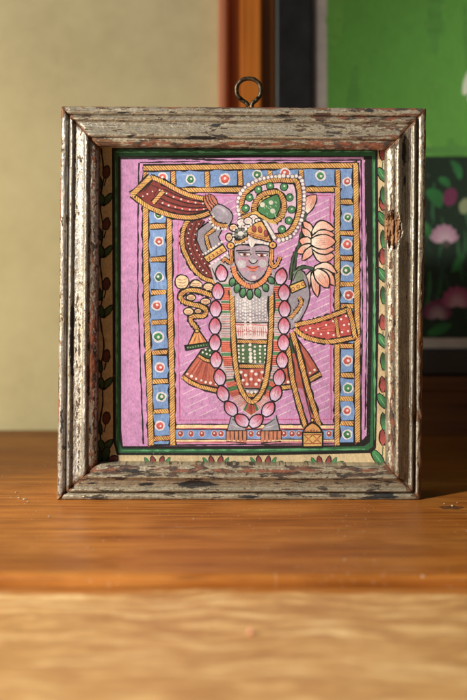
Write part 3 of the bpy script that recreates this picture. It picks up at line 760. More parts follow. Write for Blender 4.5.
    for x0, x1, y in ((237.4, 251.6, 254), (255, 268, 254.8)):
        P.poly([(x0, y - 1.4), (x0 + 3, y - 2), (x1 - 1, y - 1.4), (x1, y + .8), (x1 - 4, y + 2.4), (x0 + 4, y + 2.2)], INK)
        P.poly([(x0 + 1.6, y - .7), (x1 - 1.0, y - .6), (x1 - 2, y + 1.4), (x0 + 4, y + 1.6)], WHT)
        P.disc((x0 + x1) / 2 + .2, y + .4, 2.2, 1.2, lin((176, 52, 60)), n=9); P.disc((x0 + x1) / 2 + .2, y + .4, .9, col=INK, n=7)
    P.poly([(249.4, 259.6), (253, 258.6), (257, 259.8), (255.4, 262.6), (252.6, 263.2)], lin((192, 190, 196))); P.stroke(curve([(248.6, 260), (250.6, 262.4), (253, 263.6), (256, 262.4), (257.6, 260)]), 1.1, INK)
    P.poly(curve([(247.4, 266.4), (251, 265.8), (253, 266.6), (255.4, 265.8), (258.6, 266.6), (256, 270.4), (252.6, 271.4), (249.4, 270)], 3, True), lin((216, 96, 62)))
    P.stroke(curve([(246.4, 266.0), (252.8, 268.4), (259.6, 266.0)]), 1.0, lin((90, 24, 24))); P.stroke([(250, 271.8), (256, 271.8)], .8, INK, taper=True)
    P.disc(253.6, 276.8, 4.0, 3.4, MAU); P.disc(253.8, 277.4, 2.3, 2.0, lin((206, 196, 202)))
    P.poly(curve([(249.4, 239), (249.2, 244), (251.8, 247.4), (254.6, 244), (254.6, 239)], 4), WHT); P.stroke([(251.8, 239.6), (251.8, 245)], 1.8, lin((222, 186, 78)), taper=True)
    # collar and leaf fringe
    P.rope(curve([(233.4, 266), (235, 274), (240, 281), (248, 285.8), (254, 286), (261, 282.6), (267, 276), (270.4, 267.4)]), 4.4, 2.3, 1.2, lean=.2, col=lin((230, 150, 62)), red=lin((206, 84, 40)))
    for x, y, tx, ty in ((233, 278, 231.6, 286.6), (238, 283.6, 236.4, 293.2), (243.4, 288, 242, 298), (249.8, 289.6, 249.8, 300), (256.6, 288.6, 259.4, 297.6), (263.6, 284, 267.6, 291.6), (268.6, 277.4, 274, 283.6)):
        petal(P, x, y, tx, ty, 6.4, lin((96, 156, 112)), lin((52, 116, 72)), 1.2)
    # earrings
    c = curve([(230.6, 247), (231, 256), (231.4, 263), (228, 261.6), (225, 259), (222, 262)]); P.stroke(c, 4.6, INK); P.stroke(c, 2.8, lin((224, 150, 58))); P.stroke(c, .8, RED)
    c = curve([(272, 247), (271.4, 256), (271, 264), (274.4, 266.4), (277.6, 262.6), (280, 256.6)]); P.stroke(c, 4.8, INK); P.stroke(c, 3.0, lin((226, 156, 58))); P.stroke(c, .8, RED)
    for x, y in ((230.6, 245.6), (272.6, 245)):
        P.disc(x, y, 4.2, 3.9, INK); P.disc(x, y, 3.1, 2.9, lin((230, 176, 62))); P.disc(x, y, 1.3, col=RED, n=8)

    # ---- garland of lotus buds
    buds = [(241.6, 420, 1.95), (256.4, 420.6, -1.35), (230.4, 408, .62 + math.pi), (268.6, 408.6, -.62 + math.pi), (222.6, 393, .36 + math.pi), (276, 392.6, -.36 + math.pi), (219.6, 376.6, .15 + math.pi), (279.2, 376.8, -.15 + math.pi),
            (216, 359.2, math.pi), (282.2, 359.4, math.pi), (215, 342, math.pi), (283.4, 342, math.pi), (215, 325.4, math.pi), (284, 325.2, math.pi), (215.6, 308.2, math.pi), (284.6, 308.4, math.pi), (217.8, 290.8, math.pi), (284, 292, math.pi), (221.4, 272.6, .1 + math.pi), (281, 276, -.2 + math.pi)]
    for x, y, a in buds:
        if a == 1.95: ux, uy = -.80, -.60
        elif a == -1.35: ux, uy = .72, -.69
        else: ux, uy = -math.sin(a - math.pi) * -1 * -1, -math.cos(a - math.pi)
        h = 9.2; w = 10.6
        bx, by, tx, ty = x - ux * h, y - uy * h, x + ux * h, y + uy * h
        petal(P, bx, by, tx, ty, w + 2.6, INK, INK, 0, n=9)
        bx, by, tx, ty = x - ux * (h - 1.3), y - uy * (h - 1.3), x + ux * (h - 1.8), y + uy * (h - 1.8)
        petal(P, bx, by, tx, ty, w, lin((218, 190, 224)), lin((202, 54, 90)), 0, n=9)
        nx, ny = -uy, ux
        for k in range(7):
            o = R.uniform(-3.4, 3.4); l0 = R.uniform(-6, -2); l1 = l0 + R.uniform(3, 6)
            P.stroke([(x + nx * o + ux * l0, y + ny * o + uy * l0), (x + nx * o * .8 + ux * l1, y + ny * o * .8 + uy * l1)], R.uniform(.6, 1.3), R.choice([WHT, lin((240, 206, 222)), lin((186, 150, 206)), lin((222, 110, 140))]), taper=True)
        for k in range(3):
            o = R.uniform(-3, 3); P.stroke([(x + nx * o + ux * -.5, y + ny * o - uy * .5), (x + nx * o * .4 + ux * 6, y + ny * o * .4 + uy * 6)], R.uniform(.7, 1.2), lin((190, 44, 80)), taper=True)
    return P

# ------------------------------------------------------------------ picture frame
PROF = [(0.0, -8.0), (0.0, -2.0), (0.0, 4.0), (0.0, 8.5), (.12, 10.2), (.6, 11.3), (1.3, 11.9), (2.2, 12.15), (3.1, 12.05), (3.8, 11.6), (4.15, 10.9), (4.4, 10.5), (4.65, 10.55), (4.9, 11.0), (5.25, 11.9), (5.8, 12.55), (6.4, 12.7), (7.0, 12.4), (7.4, 11.8), (7.7, 11.4), (8.1, 11.4), (8.9, 11.55), (9.8, 11.8), (10.7, 12.15), (11.5, 12.55), (12.3, 13.05), (12.8, 13.45), (13.1, 13.75), (13.4, 14.15), (13.9, 14.6), (14.5, 14.75), (15.1, 14.55), (15.5, 14.1), (15.75, 13.6), (15.9, 13.25), (16.15, 13.15), (16.5, 13.3), (17.3, 13.3), (18.3, 13.0), (19.2, 12.5), (19.9, 11.9), (20.3, 11.1), (20.4, 9.8), (20.4, 7.0), (20.4, 4.0)]
def prof_at():
    out = [PROF[0]]
    for a, b in zip(PROF, PROF[1:]):
        m = 2 if a[0] > .5 else 1
        for i in range(1, m + 1): out.append((a[0] + (b[0] - a[0]) * i / m, a[1] + (b[1] - a[1]) * i / m))
    return out
def make_rail(o0, o1, i0, i1, mat, fn, seed, parent, name='frame_rail', n=420):
    """o0->o1 outer edge, i0->i1 inner edge, photo pixels; fn(t, w) -> wear, dark, wood, drop(mm)"""
    pr = prof_at(); V = []; F = []; UV = []; A = [[], [], [], []]
    Ln = math.hypot(o1[0] - o0[0], o1[1] - o0[1]) * S
    gapt = .00014 / Ln
    for k in range(n + 1):
        t = gapt + (1 - 2 * gapt) * k / n
        po = lerp(o0, o1, t); pi = lerp(i0, i1, t)
        for (w, h) in pr:
            f = w / 20.4
            px = po[0] + (pi[0] - po[0]) * f; py = po[1] + (pi[1] - po[1]) * f
            # true distance along so that UVs do not shear at the mitres
            al = math.hypot(px - lerp(o0, i0, f)[0], py - lerp(o0, i0, f)[1]) * S
            u = f * 20.4e-3 + al
            wr, dk, wd, drop = fn(t, w, (px, py))
            hh = h
            if h > 6:
                hh += .16 * mnoise.noise((u * 420, w * 1.1, seed)) + .11 * mnoise.noise((u * 1300, w * 2.6, seed + 9)) + .20 * mnoise.noise((u * 60, w * .4, seed + 4)) - drop
            dx = .22 * mnoise.noise((u * 70, seed + 2, 0)) + .12 * mnoise.noise((u * 420, seed + 7, w))
            ed = max(0, 1 - w / 2.0)                       # worn outer edge
            inw = ed * (dx + drop * .35)
            ex, ey = (pi[0] - po[0]), (pi[1] - po[1]); l = math.hypot(ex, ey)
            px += ex / l * inw * 2; py += ey / l * inw * 2
            V.append((wx(px), .012 - hh * .001, max(.00015, wz(py))))
            UV.append((u, w * .001)); A[0].append(wr); A[1].append(dk); A[2].append(wd)
            g = 0
            for gc, gw in ((4.5, .45), (7.9, .55), (16.05, .5)): g = max(g, 1 - abs(w - gc) / gw)
            if h < 8: g = max(g, .6)
            A[3].append(max(0, g) * .8)
    m = len(pr)
    for k in range(n):
        for j in range(m - 1):
            F.append((k * m + j, k * m + j + 1, (k + 1) * m + j + 1, (k + 1) * m + j))
    F.append(tuple(range(m - 1, -1, -1))); F.append(tuple(n * m + j for j in range(m)))
    me = bpy.data.meshes.new(name); me.from_pydata(V, [], F)
    bm = bmesh.new(); bm.from_mesh(me); bmesh.ops.recalc_face_normals(bm, faces=bm.faces[:]); bm.to_mesh(me); bm.free()
    ul = me.uv_layers.new(name='UVMap')
    for lp in me.loops: ul.data[lp.index].uv = UV[lp.vertex_index]
    for nm, a in zip(('wear', 'dark', 'wood', 'groove_tone'), A):
        at = me.attributes.new(nm, 'FLOAT', 'POINT'); at.data.foreach_set('value', a)
    return link(name, me, mat, parent, smooth=True)

def bump1(x, c, r): return max(0.0, 1 - abs(x - c) / r)
def blob(p, cx, cy, rx, ry): return max(0.0, 1 - math.hypot((p[0] - cx) / rx, (p[1] - cy) / ry))

frame = empty('framed_painting', (0, .006, 0))
tag(frame, 'folk painting of a garlanded figure in a flaking silver frame, standing upright on the board', 'framed painting')
oTL, oTR, oBR, oBL = (60.5, 106), (427, 108), (422, 501), (56.5, 501)
iTL, iTR, iBR, iBL = (98.5, 146.5), (386, 150), (387, 466), (96.5, 464.5)
M_left = mat_rail('silver_leaf_bright', 1.0, (.45, .44, .425), (.235, .215, .185), .562, True, .75, .80)
M_right = mat_rail('silver_leaf_tarnished', 2.0, (.50, .465, .385), (.28, .235, .165), .592, True, .6, .85, (170, 600))
M_top = mat_rail('silver_leaf_cream', 3.0, (.50, .455, .37), (.28, .235, .165), .552, True, .6, .5, (110, 560))
M_bot = mat_rail('silver_leaf_olive', 4.0, (.50, .45, .34), (.28, .235, .155), .540, True, .9, .5, (110, 520))
def f_left(t, w, p):     # t runs from the bottom up
    e = max(0, 1 - t / (.016 + .012 * mnoise.noise((w * .5, 1, t))), 1 - (1 - t) / (.016 + .012 * mnoise.noise((w * .5, 7, t))))
    wear = .20 * bump1(w, 18.2, 3) + .10 * bump1(w, 11, 3) * (1 if t < .55 else .2) + .35 * max(0, 1 - w / 1.2) + .3 * e
    wear += .35 * blob(p, 92, 350, 6, 60) - .18 * bump1(w, 14.3, 1.5)
    dark = .85 * blob(p, 72, 350, 5, 55) + .8 * blob(p, 73, 315, 4, 18) + .7 * blob(p, 62, 420, 4, 40) + .6 * blob(p, 91, 430, 5, 22) + .55 * blob(p, 82, 140, 4, 10) + .6 * blob(p, 69, 447, 4, 16) + .5 * blob(p, 88, 258, 3, 7) + .6 * blob(p, 73, 408, 6, 5)
    wood = .8 * e + .7 * blob(p, 62, 116, 5, 9) + .6 * blob(p, 95, 256, 5, 5) + .55 * blob(p, 59, 275, 4, 9) + .5 * max(0, 1 - w / .5) + .8 * blob(p, 60, 499, 8, 6)
    return wear, dark, wood, .5 * blob(p, 71, 340, 4, 45) + .6 * e * (w > 3)
def f_top(t, w, p):      # left to right
    e = max(0, 1 - t / (.016 + .012 * mnoise.noise((w * .5, 1, t))), 1 - (1 - t) / (.016 + .012 * mnoise.noise((w * .5, 7, t))))
    wear = .26 * bump1(w, 18.4, 3.2) + .14 * max(0, (t - .55) / .45) + .30 * max(0, 1 - w / 1.4) + .12 * bump1(w, 4.8, 2.2) + .2 * e
    wood = .75 * e + .75 * blob(p, 104, 143, 30, 8) + .55 * blob(p, 300, 144, 46, 6) + .42 * blob(p, 385, 127, 46, 18) + .35 * bump1(w, 19.6, 1.5) + .4 * max(0, 1 - w / .5)
    dark = .75 * blob(p, 205, 138, 55, 6) + .8 * blob(p, 370, 110, 12, 5) + .75 * blob(p, 216, 125, 16, 6) + .6 * blob(p, 300, 120, 60, 4) + .6 * blob(p, 120, 113, 40, 4) + .6 * blob(p, 130, 137, 24, 5) + .6 * blob(p, 330, 136, 40, 5)
    return wear, dark, wood, .5 * blob(p, 104, 143, 30, 8) + .3 * e
def f_right(t, w, p):    # top to bottom
    e = max(0, 1 - t / (.016 + .012 * mnoise.noise((w * .5, 1, t))), 1 - (1 - t) / (.016 + .012 * mnoise.noise((w * .5, 7, t))))
    low = max(0, min(1, (t - .3) / .25))
    wear = .20 * bump1(w, 17.6, 3.2) + .12 * low * bump1(w, 17.6, 3) + (.35 + .35 * low) * max(0, 1 - w / 3.0) + .25 * e - .15 * bump1(w, 6, 1.6)
    chip = blob(p, 392.5, 230, 9.8, 20) ; chip = max(0, chip + (.30 * mnoise.noise((p[0] * .35, p[1] * .16, 1)) + .22 * mnoise.noise((p[0] * .9, p[1] * .5, 5))) * (chip > 0))
    wood = 1.35 * min(1, chip * 2.4) + .7 * blob(p, 387, 210, 4, 30) + .75 * e + (.45 * max(0, 1 - w / 2.4) + .95 * low * max(0, 1 - w / 4.8)) + .6 * blob(p, 415, 418, 5, 12) + .55 * blob(p, 420, 335, 6, 26)
    dark = .85 * blob(p, 404, 150, 5.5, 34) + .7 * blob(p, 404.5, 183, 4, 12) + .30 * low * max(0, 1 - w / 1.6) + .45 * blob(p, 406, 305, 4, 8)
    drop = min(1, chip * 2.4) * (2.9 + 1.3 * mnoise.noise((p[0] * .5, p[1] * .1, 2)) + .8 * mnoise.noise((p[0] * 1.2, p[1] * .35, 2))) + 1.3 * low * max(0, 1 - w / 3.2) * (.5 + .9 * mnoise.noise((t * 46, w * .6, 3.3))) + .8 * blob(p, 404, 150, 5.5, 34) + 1.2 * blob(p, 416, 416, 6, 18)
    return wear, dark, wood, drop
def f_bot(t, w, p):      # right to left
    e = max(0, 1 - t / (.016 + .012 * mnoise.noise((w * .5, 1, t))), 1 - (1 - t) / (.016 + .012 * mnoise.noise((w * .5, 7, t))))
    wear = .20 * bump1(w, 17.8, 3.4) + .07 * bump1(w, 11.5, 4) + .12 * max(0, 1 - w / 1.4) + .2 * e
    dark = .95 * blob(p, 195, 484, 40, 7) + .8 * blob(p, 146, 484, 18, 5) + .75 * blob(p, 135, 470, 55, 6) + .8 * blob(p, 385, 495, 28, 5) + .8 * blob(p, 250, 497, 26, 5) + .6 * blob(p, 360, 498, 60, 3) + .6 * blob(p, 300, 483, 30, 4) + .6 * blob(p, 92, 483, 18, 5) + .55 * blob(p, 340, 474, 30, 4) + .5 * max(0, 1 - w / .8)
    wood = .85 * e * (1 if w < 18 else .7) + .45 * blob(p, 205, 470, 20, 4) + .4 * blob(p, 300, 470, 40, 4)
    return wear, dark, wood, .4 * e + .35 * blob(p, 195, 484, 34, 5)
make_rail(oBL, oTL, iBL, iTL, M_left, f_left, 1.3, frame)['label'] = 'bright silver rail, flaked to red along its inner edge'
make_rail(oTL, oTR, iTL, iTR, M_top, f_top, 2.3, frame)['label'] = 'cream silver rail worn to brown wood at its inner edge'
make_rail(oTR, oBR, iTR, iBR, M_right, f_right, 3.3, frame)['label'] = 'tarnished silver rail with a raw wood chip and rough outer edge'
make_rail(oBR, oBL, iBR, iBL, M_bot, f_bot, 4.3, frame)['label'] = 'olive silver rail with black flaked patches'
draw_painting().build('painted_panel', mat_paint('gouache'), frame)['label'] = 'folk painting of a garlanded figure in a blue roundel border on violet'
box('back_board', wx(80), wx(402), .0086, .0115, wz(480), wz(128), mat_plain('old_backing_board', (.16, .10, .06), .8), frame)

# hanging eye: bent wire loop screwed into the top of the frame
def tube(name, pts, r, mat, parent, n=14, seg=1):
    V = []; F = []; m = len(pts); prev = None
    for k, p in enumerate(pts):
        a = Vector(pts[max(0, k - 1)]); b = Vector(pts[min(m - 1, k + 1)]); d = (b - a).normalized()
        u = Vector((0, 1, 0)); v = d.cross(u).normalized(); u = v.cross(d).normalized()
        rr = r * (.9 + .12 * mnoise.noise((k * .22, 3, 1))) * (1 if 0 < k < m - 1 else .8)
        for i in range(n):
            q = 2 * math.pi * i / n; V.append(tuple(Vector(p) + u * rr * math.cos(q) + v * rr * math.sin(q)))
    for k in range(m - 1):
        for i in range(n): F.append((k * n + i, k * n + (i + 1) % n, (k + 1) * n + (i + 1) % n, (k + 1) * n + i))
    F.append(tuple(range(n - 1, -1, -1))); F.append(tuple((m - 1) * n + i for i in range(n)))
    me = bpy.data.meshes.new(name); me.from_pydata(V, [], F)
    bm = bmesh.new(); bm.from_mesh(me); bmesh.ops.recalc_face_normals(bm, faces=bm.faces[:]); bm.to_mesh(me); bm.free()
    return link(name, me, mat, parent, smooth=True)
eye = curve([(251.6, 112), (252.2, 104), (256, 100.4), (259.8, 95.6), (261, 90), (259, 83.6), (254, 79.6), (248, 78.6), (242, 80.2), (237.6, 84.8), (236.4, 90.6), (238, 96), (242, 100), (246, 102.6), (248.4, 106)], 8)
t = NT('old_brass_wire'); o = t.coord(); nn = t.noise(o, 420, 5, .65)
M_eye = t.out(col=t.ramp(nn, [(.38, (.024, .018, .012)), (.56, (.075, .05, .026)), (.74, (.18, .12, .06))]), metal=.75, rough=t.math('ADD', .30, t.math('MULTIPLY', nn, .3)), normal=t.bump(nn, .0003, .7))
er = 1.009
tube('hanging_eye', [(wx(x, er), depth(er) - (.0010 if i < 20 else -.0008) * (1 if abs(i - 56) > 36 else 0), wz(y, er)) for i, (x, y) in enumerate(eye)], .00124, M_eye, frame)

# ------------------------------------------------------------------ the boards
WALLY = depth(1.28)
M_board = mat_wood('reddish_board', (.19, .052, .007), (.335, .105, .014), (.46, .175, .030), (11, 300, 300), 1.0, rough=.46, pores=.75, specks=.9, coat=.03, contrast=1.25, scratches=True)
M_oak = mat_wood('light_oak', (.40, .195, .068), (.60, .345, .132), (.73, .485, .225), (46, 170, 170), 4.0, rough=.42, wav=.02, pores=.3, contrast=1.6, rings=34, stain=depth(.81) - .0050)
board = empty('wooden_board', (0, -.05, 0)); tag(board, 'reddish brown varnished board with rounded front edge under the frame', 'board')
yf = depth(.81)
def slab(name, x0, x1, y0, y1, z0, z1, rad, mat, parent):
    """board with a rounded front edge, extruded along x"""
    pr = [(y1, z0), (y0, z0)]
    for k in range(0, 9):
        a = math.pi / 2 * k / 8
        pr.append((y0 + rad - rad * math.cos(a), z1 - rad + rad * math.sin(a)))
    pr.append((y1, z1))
    nx = 60; V = []; F = []
    for k in range(nx + 1):
        x = x0 + (x1 - x0) * k / nx
        for (y, z) in pr: V.append((x, y + (.0005 * mnoise.noise((x * 14, 2, 1)) if y < y1 - .01 else 0), z))
    m = len(pr)
    for k in range(nx):
        for j in range(m): F.append((k * m + j, k * m + (j + 1) % m, (k + 1) * m + (j + 1) % m, (k + 1) * m + j))
    F.append(tuple(range(m - 1, -1, -1))); F.append(tuple(nx * m + j for j in range(m)))
    me = bpy.data.meshes.new(name); me.from_pydata(V, [], F)
    bm = bmesh.new(); bm.from_mesh(me); bmesh.ops.recalc_face_normals(bm, faces=bm.faces[:]); bm.to_mesh(me); bm.free()
    return link(name, me, mat, parent)
slab('plank', -.62, .62, yf, WALLY - .0005, -.0050, 0, .0026, M_board, board)
# darker knot with a pale split at the right
kn = Painter(1, 0)
def flatpatch(name, px, py, rx, ry, mat, parent, z=.00018, n=20, seed=0):
    r = 320.0 / (py - 180); cx, cy = wx(px, r), depth(r); V = [(cx, cy, z)]; F = []
    for i in range(n):
        a = 2 * math.pi * i / n; q = 1 + .35 * mnoise.noise((math.cos(a) * 2, math.sin(a) * 2, seed)); V.append((cx + rx * q * math.cos(a), cy + ry * q * math.sin(a), z * .6))
    for i in range(n): F.append((0, 1 + i, 1 + (i + 1) % n))
    me = bpy.data.meshes.new(name); me.from_pydata(V, [], F); return link(name, me, mat, parent)
flatpatch('knot', 451, 507.5, .0058, .0030, mat_plain('knot_wood', (.11, .04, .012), .5, var=.7, scale=500), board, seed=2)
table = empty('oak_table', (0, -.2, 0)); tag(table, 'pale oak table top with wavy grain in front of the reddish board', 'table')
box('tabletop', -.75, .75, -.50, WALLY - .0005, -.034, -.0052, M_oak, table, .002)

# ------------------------------------------------------------------ behind
def struct(o): o['kind'] = 'structure'; return o
struct(box('wall', -1.3, 1.3, WALLY, WALLY + .05, -.6, .9, mat_wall()))
# varnished wooden post, a stepped profile run upright
rp = 1.262; yp = depth(rp)
post = empty('wooden_post', (wx(246, rp), yp, 0)); tag(post, 'orange varnished wooden post with stepped moulding behind the frame, beside the black picture', 'post')
M_post = mat_wood('orange_varnish', (.42, .115, .016), (.68, .215, .032), (.78, .28, .05), (120, 120, 6), 2.0, rough=.32, pores=.25, coat=.3)
def extr(name, prof, z0, z1, mat, parent):
    V = []; F = []; m = len(prof)
    for z in (z0, z1):
        for x, y in prof: V.append((x, y, z))
    for j in range(m): F.append((j, (j + 1) % m, m + (j + 1) % m, m + j))
    F.append(tuple(range(m))); F.append(tuple(range(2 * m - 1, m - 1, -1)))
    me = bpy.data.meshes.new(name); me.from_pydata(V, [], F)
    bm = bmesh.new(); bm.from_mesh(me); bmesh.ops.recalc_face_normals(bm, faces=bm.faces[:])
    bmesh.ops.bevel(bm, geom=[e for e in bm.edges if abs(e.verts[0].co.z - e.verts[1].co.z) > .1], offset=.0006, segments=2, affect='EDGES')
    bm.to_mesh(me); bm.free()
    return link(name, me, mat, parent)
M_red = mat_wood('red_varnish', (.42, .15, .075), (.60, .24, .13), (.68, .31, .18), (120, 120, 6), 3.0, rough=.35, pores=.3, coat=.2)
M_brn = mat_wood('brown_varnish', (.24, .085, .018), (.38, .14, .032), (.46, .18, .05), (120, 120, 6), 5.0, rough=.35, pores=.3, coat=.2)
X = lambda p: wx(p, rp)
extr('post_core', [(X(240), WALLY - .0005), (X(240), yp - .004), (X(241.5), yp - .006), (X(260.5), yp - .006), (X(262), yp - .004), (X(262), WALLY - .0005)], 0.0002, .55, M_post, post)
extr('bead', [(X(218), WALLY - .0006), (X(218), yp + .001), (X(220), yp - .002), (X(226), yp - .002), (X(228.3), yp + .001), (X(228.3), WALLY - .0006)], 0.0002, .55, M_red, post)
extr('groove_strip', [(X(228.4), WALLY - .0007), (X(228.4), yp + .005), (X(239.9), yp + .005), (X(239.9), WALLY - .0007)], 0.0002, .55, M_brn, post)
extr('edge_strip', [(X(262.1), WALLY - .0008), (X(262.1), yp + .0), (X(274.6), yp + .0), (X(274.6), WALLY - .0008)], 0.0002, .55, M_brn, post)

# ledge block and the large picture standing on it
rl = 1.245
ledge = empty('wooden_ledge', (wx(420, rl), depth(rl), 0)); tag(ledge, 'dark reddish wooden ledge behind the frame carrying the green picture', 'ledge')
M_ledge = mat_wood('dark_ledge_wood', (.055, .020, .008), (.11, .040, .015), (.15, .058, .022), (8, 150, 150), 6.0, rough=.4, pores=.5)
LZ = wz(377, rl)
box('step', wx(276, rl), .60, depth(rl), WALLY - .001, LZ - .009, LZ, M_ledge, ledge, .0012)
box('riser', wx(276, rl), .60, depth(rl) + .003, WALLY - .0012, .0002, LZ - .0092, M_ledge, ledge)
rg = 1.252; yg = depth(rg)
big = empty('green_picture', (wx(420, rg), yg, LZ)); tag(big, 'large green lotus pond picture in a black frame leaning on the ledge behind', 'framed picture')
M_blk = mat_plain('black_frame_paint', (.016, .016, .018), .42, var=.5, scale=40)
M_mat = mat_plain('grey_mount', (.36, .32, .295), .85, var=.12, scale=120)
gx0, gx1, gz0, gz1 = wx(275.5, rg), wx(275.5, rg) + .36, LZ + .0003, LZ + .34
fw = (313 - 275.5) * S * rg; fb = (377 - 350.5) * S * rg
def molding(x0, x1, z0, z1, nm='frame_rail', vertical=True):
    return box(nm, x0, x1, yg + .0005, WALLY - .0015, z0, z1, M_blk, big, .0016)
molding(gx0, gx0 + fw, gz0, gz1); molding(gx1 - fw, gx1, gz0, gz1)
molding(gx0 + fw + .0001, gx1 - fw - .0001, gz0, gz0 + fb); molding(gx0 + fw + .0001, gx1 - fw - .0001, gz1 - fb, gz1)
r2 = (D + yg + .003) / D
box('mount', gx0 + fw * .8, gx1 - fw * .8, yg + .0032, yg + .0046, gz0 + fb * .7, gz1 - fb * .7, M_mat, big)
def draw_lotus():
    P = Painter(r2, yg + .0030, eps=5e-6, w=1000, h=480, gs=1)
    G0 = lin((98, 170, 38)); G1 = lin((78, 152, 30)); DK = lin((28, 46, 34)); LF = lin((24, 108, 46)); MG = lin((104, 30, 72)); PK = lin((164, 120, 146)); PG = lin((128, 140, 98))
    xr = 820; yt = -230
    P2 = lambda pts, c: P.poly(pts, c)
    P2([(327, 338), (xr, 338), (xr, yt), (327, yt)], G1)
    for k in range(26):
        x = R.uniform(335, 800); y = R.uniform(-150, 140); P.stroke([(x, y), (x + R.uniform(-10, 10), y + R.uniform(30, 90))], R.uniform(6, 24), lerp(G1, R.choice([G0, lin((66, 132, 38)), lin((86, 156, 48))]), .6), taper=True)
    P2([(327, 154), (xr, 154), (xr, 146), (327, 147)], lin((70, 136, 44)))
    P2([(327, 338), (xr, 338), (xr, 157), (327, 156)], DK)
    for k in range(120):
        x = R.uniform(329, 800); y = R.uniform(180, 300); P.stroke(curve([(x, y), (x + R.uniform(-4, 4), y + 20), (x + R.uniform(-8, 8), y + 42)]), R.uniform(1.4, 3), R.choice([lin((30, 84, 48)), lin((22, 44, 32)), lin((44, 104, 60))]), taper=True)
    def leaf(x0, y0, x1, y1, w, sk=0, c=LF): petal(P, x0, y0, x1, y1, w, c, lerp(c, DK, .25), 0, skew=sk)
    def flower(x, y, r, c):
        for k in range(7):
            a = -math.pi * (k + .5) / 7; petal(P, x, y, x + r * math.cos(a), y + r * 1.1 * math.sin(a), r * .62, lerp(c, WHT, .25), c, 0)
    for ox in (0, 74, 150, 228, 305, -66, 372):
        j = 0 if ox == 0 else R.uniform(-6, 6)
        leaf(460 + ox, 179 + j, 450 + ox, 160 + j, 8, 2.5); leaf(439 + ox, 178 + j, 450 + ox, 187 + j, 8, -1); leaf(427 + ox, 190 + j, 441 + ox, 208 + j, 14, -3)
        leaf(424 + ox, 222 + j, 431 + ox, 240 + j, 8)
        P.disc(450 + ox, 197 + j, 7, 9, MG, rot=.3); P.disc(465 + ox, 206 + j, 6, 8, PG, rot=.4)
        flower(444 + ox, 240 + j, 15, PK); P.disc(446 + ox, 244 + j, 4, 4, lin((70, 60, 60)))
        flower(437 + ox, 316 + j, 16, MG); flower(457 + ox, 304 + j, 17, lin((140, 40, 90)))
        leaf(428 + ox, 334 + j, 452 + ox, 324 + j, 10); leaf(452 + ox, 272 + j, 462 + ox, 252 + j, 7, 1)
    # pale egret-like wing shape at the edge of the sky
    petal(P, 464, 95, 474, 64, 10, lin((206, 214, 190)), lin((190, 204, 176)), 0); petal(P, 470, 104, 500, 84, 26, lin((214, 216, 200)), lin((196, 206, 186)), 0)
    return P
draw_lotus().build('painted_canvas', mat_paint('poster_paint', weave=500, amp=.22, scale=60, sat=.86, val=.86, haze=.005), big)['label'] = 'green sky over a dark pond with lotus leaves and pink flowers'

# ------------------------------------------------------------------ crumbs and flakes
def crumb(name, px, py, size, mat, z0=0.0, seed=0, flat=1.0, label=None, group=None, cat='flake'):
    zc = CAMZ - z0; r = (zc / S) / (py - 180); cx, cy = wx(px, r), depth(r)
    bm = bmesh.new(); bmesh.ops.create_icosphere(bm, subdivisions=2, radius=1)
    for v in bm.verts:
        q = .72 + .55 * mnoise.noise(v.co * 1.7 + Vector((seed, 0, 0)))
        v.co = Vector((v.co.x * size * q, v.co.y * size * q * .8, max(-.9, v.co.z) * size * q * flat))
    zmin = min(v.co.z for v in bm.verts)
    for v in bm.verts: v.co.z -= zmin
    me = bpy.data.meshes.new(name); bm.to_mesh(me); bm.free()
    o = link(name, me, mat, None, smooth=False); o.location = (cx, cy, z0 + .00008); o.rotation_euler.z = seed
    tag(o, label, cat, group); return o
M_fl = mat_plain('paint_flake', (.42, .36, .26), .7, var=.4, scale=900)
crumb('crumb', 251, 634, .0015, mat_plain('pink_crumb', (.72, .30, .20), .7, var=.25, scale=700), -.0052, 3, .8, 'small pink crumb lying on the pale oak table', None, 'crumb')
for i, (x, y, s) in enumerate(((19, 498, .0011), (24.5, 499.5, .0014), (28, 502, .0008), (16, 492.5, .0008), (11, 497.5, .0006))):
    crumb('paint_flake', x, y, s * .8, M_fl, 0, i * 1.7, .35, 'tiny pale flake in the cluster left of the frame corner', 'flakes left of the frame')
for i, (x, y, s) in enumerate(((444, 504, .0009), (452, 506, .0013), (457, 503, .0008))):
    crumb('paint_flake', x, y, s * .7, M_fl, 0, 7 + i * 1.3, .4, 'tiny pale flake beside the dark knot right of the frame', 'flakes by the knot')
crumb('paint_flake', 49, 517, .0007, M_fl, 0, 2.2, .4, 'single tiny flake below the lower left frame corner', None)
for i, (x, y, s) in enumerate(((194, 519, .0007), (215, 535, .0007), (128, 508, .0005), (345, 536, .0006), (300, 516, .0005), (160, 514, .0005), (88, 548, .0010), (93, 550, .0008), (345, 560, .0009))):
    crumb('paint_flake', x, y, s * .75, M_fl, 0, 11 + i * 2.1, .3, 'tiny pale fleck scattered on the board in front of the frame', 'flecks in front of the frame')

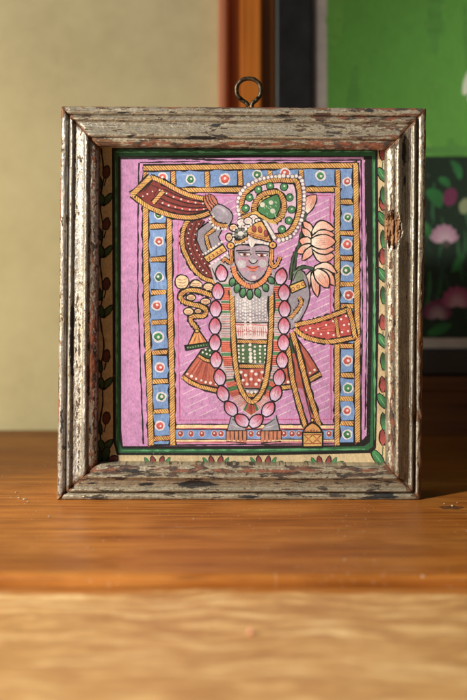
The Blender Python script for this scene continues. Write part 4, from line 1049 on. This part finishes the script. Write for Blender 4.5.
# ------------------------------------------------------------------ light
def lamp(kind, name, loc, target, energy, color, **k):
    L = bpy.data.lights.new(name, kind); L.energy = energy; L.color = color
    for a, v in k.items(): setattr(L, a, v)
    o = bpy.data.objects.new(name, L); C.objects.link(o); o.location = loc
    o.rotation_euler = (Vector(target) - Vector(loc)).to_track_quat('-Z', 'Y').to_euler()
    return o
az = math.radians(37); el = math.radians(24)
dirv = Vector((math.cos(az) * math.cos(el), math.sin(az) * math.cos(el), -math.sin(el)))
nrm = Vector((-math.sin(az), math.cos(az), 0))
dist = 1.5
half = math.radians(40)
edge = .093                                     # the lit zone ends along this line, beyond the left of the frame
grazing = Vector((0, 0, .09)) + nrm * edge       # the cone's rim runs along dirv through this point
src = grazing - dirv * dist
axis = dirv.copy(); axis.rotate(Matrix.Rotation(-half / math.cos(el), 3, 'Z'))
lamp('SPOT', 'window_light', src, src + axis, 165, (1.0, .945, .855), spot_size=2 * half, spot_blend=.02, shadow_soft_size=.045)
lamp('AREA', 'wall_fill', (-.78, -.42, .21), (-.02, .16, .15), 5.6, (1.0, .96, .87), shape='RECTANGLE', size=.3, size_y=.4)  # added soft fill that brightens the wall, no seen source
lamp('AREA', 'warm_fill', (-.34, -.02, .06), (-.15, .163, .10), .24, (1.0, .80, .30), shape='RECTANGLE', size=.12, size_y=.08)  # added lamp that gives the lower wall its yellow glow
w = bpy.data.worlds.new('World'); sc.world = w; w.use_nodes = True
bg = w.node_tree.nodes['Background']; bg.inputs[0].default_value = (.85, .92, 1.0, 1); bg.inputs[1].default_value = .07

# ------------------------------------------------------------------ camera
cd = bpy.data.cameras.new('camera'); cam = bpy.data.objects.new('camera', cd); C.objects.link(cam)
cam.location = (0, -D, CAMZ); cam.rotation_euler = (math.pi / 2, 0, 0)
cd.sensor_fit = 'VERTICAL'; cd.sensor_height = 36; cd.sensor_width = 24; cd.lens = 60
cd.shift_y = -170 / 700; cd.clip_start = .01; cd.clip_end = 50
cd.dof.use_dof = True; cd.dof.focus_distance = D - .001; cd.dof.aperture_fstop = 5.0
sc.camera = cam
sc.view_settings.view_transform = 'Standard'; sc.view_settings.look = 'None'; sc.view_settings.exposure = 0
sc.render.resolution_x = 683; sc.render.resolution_y = 1024
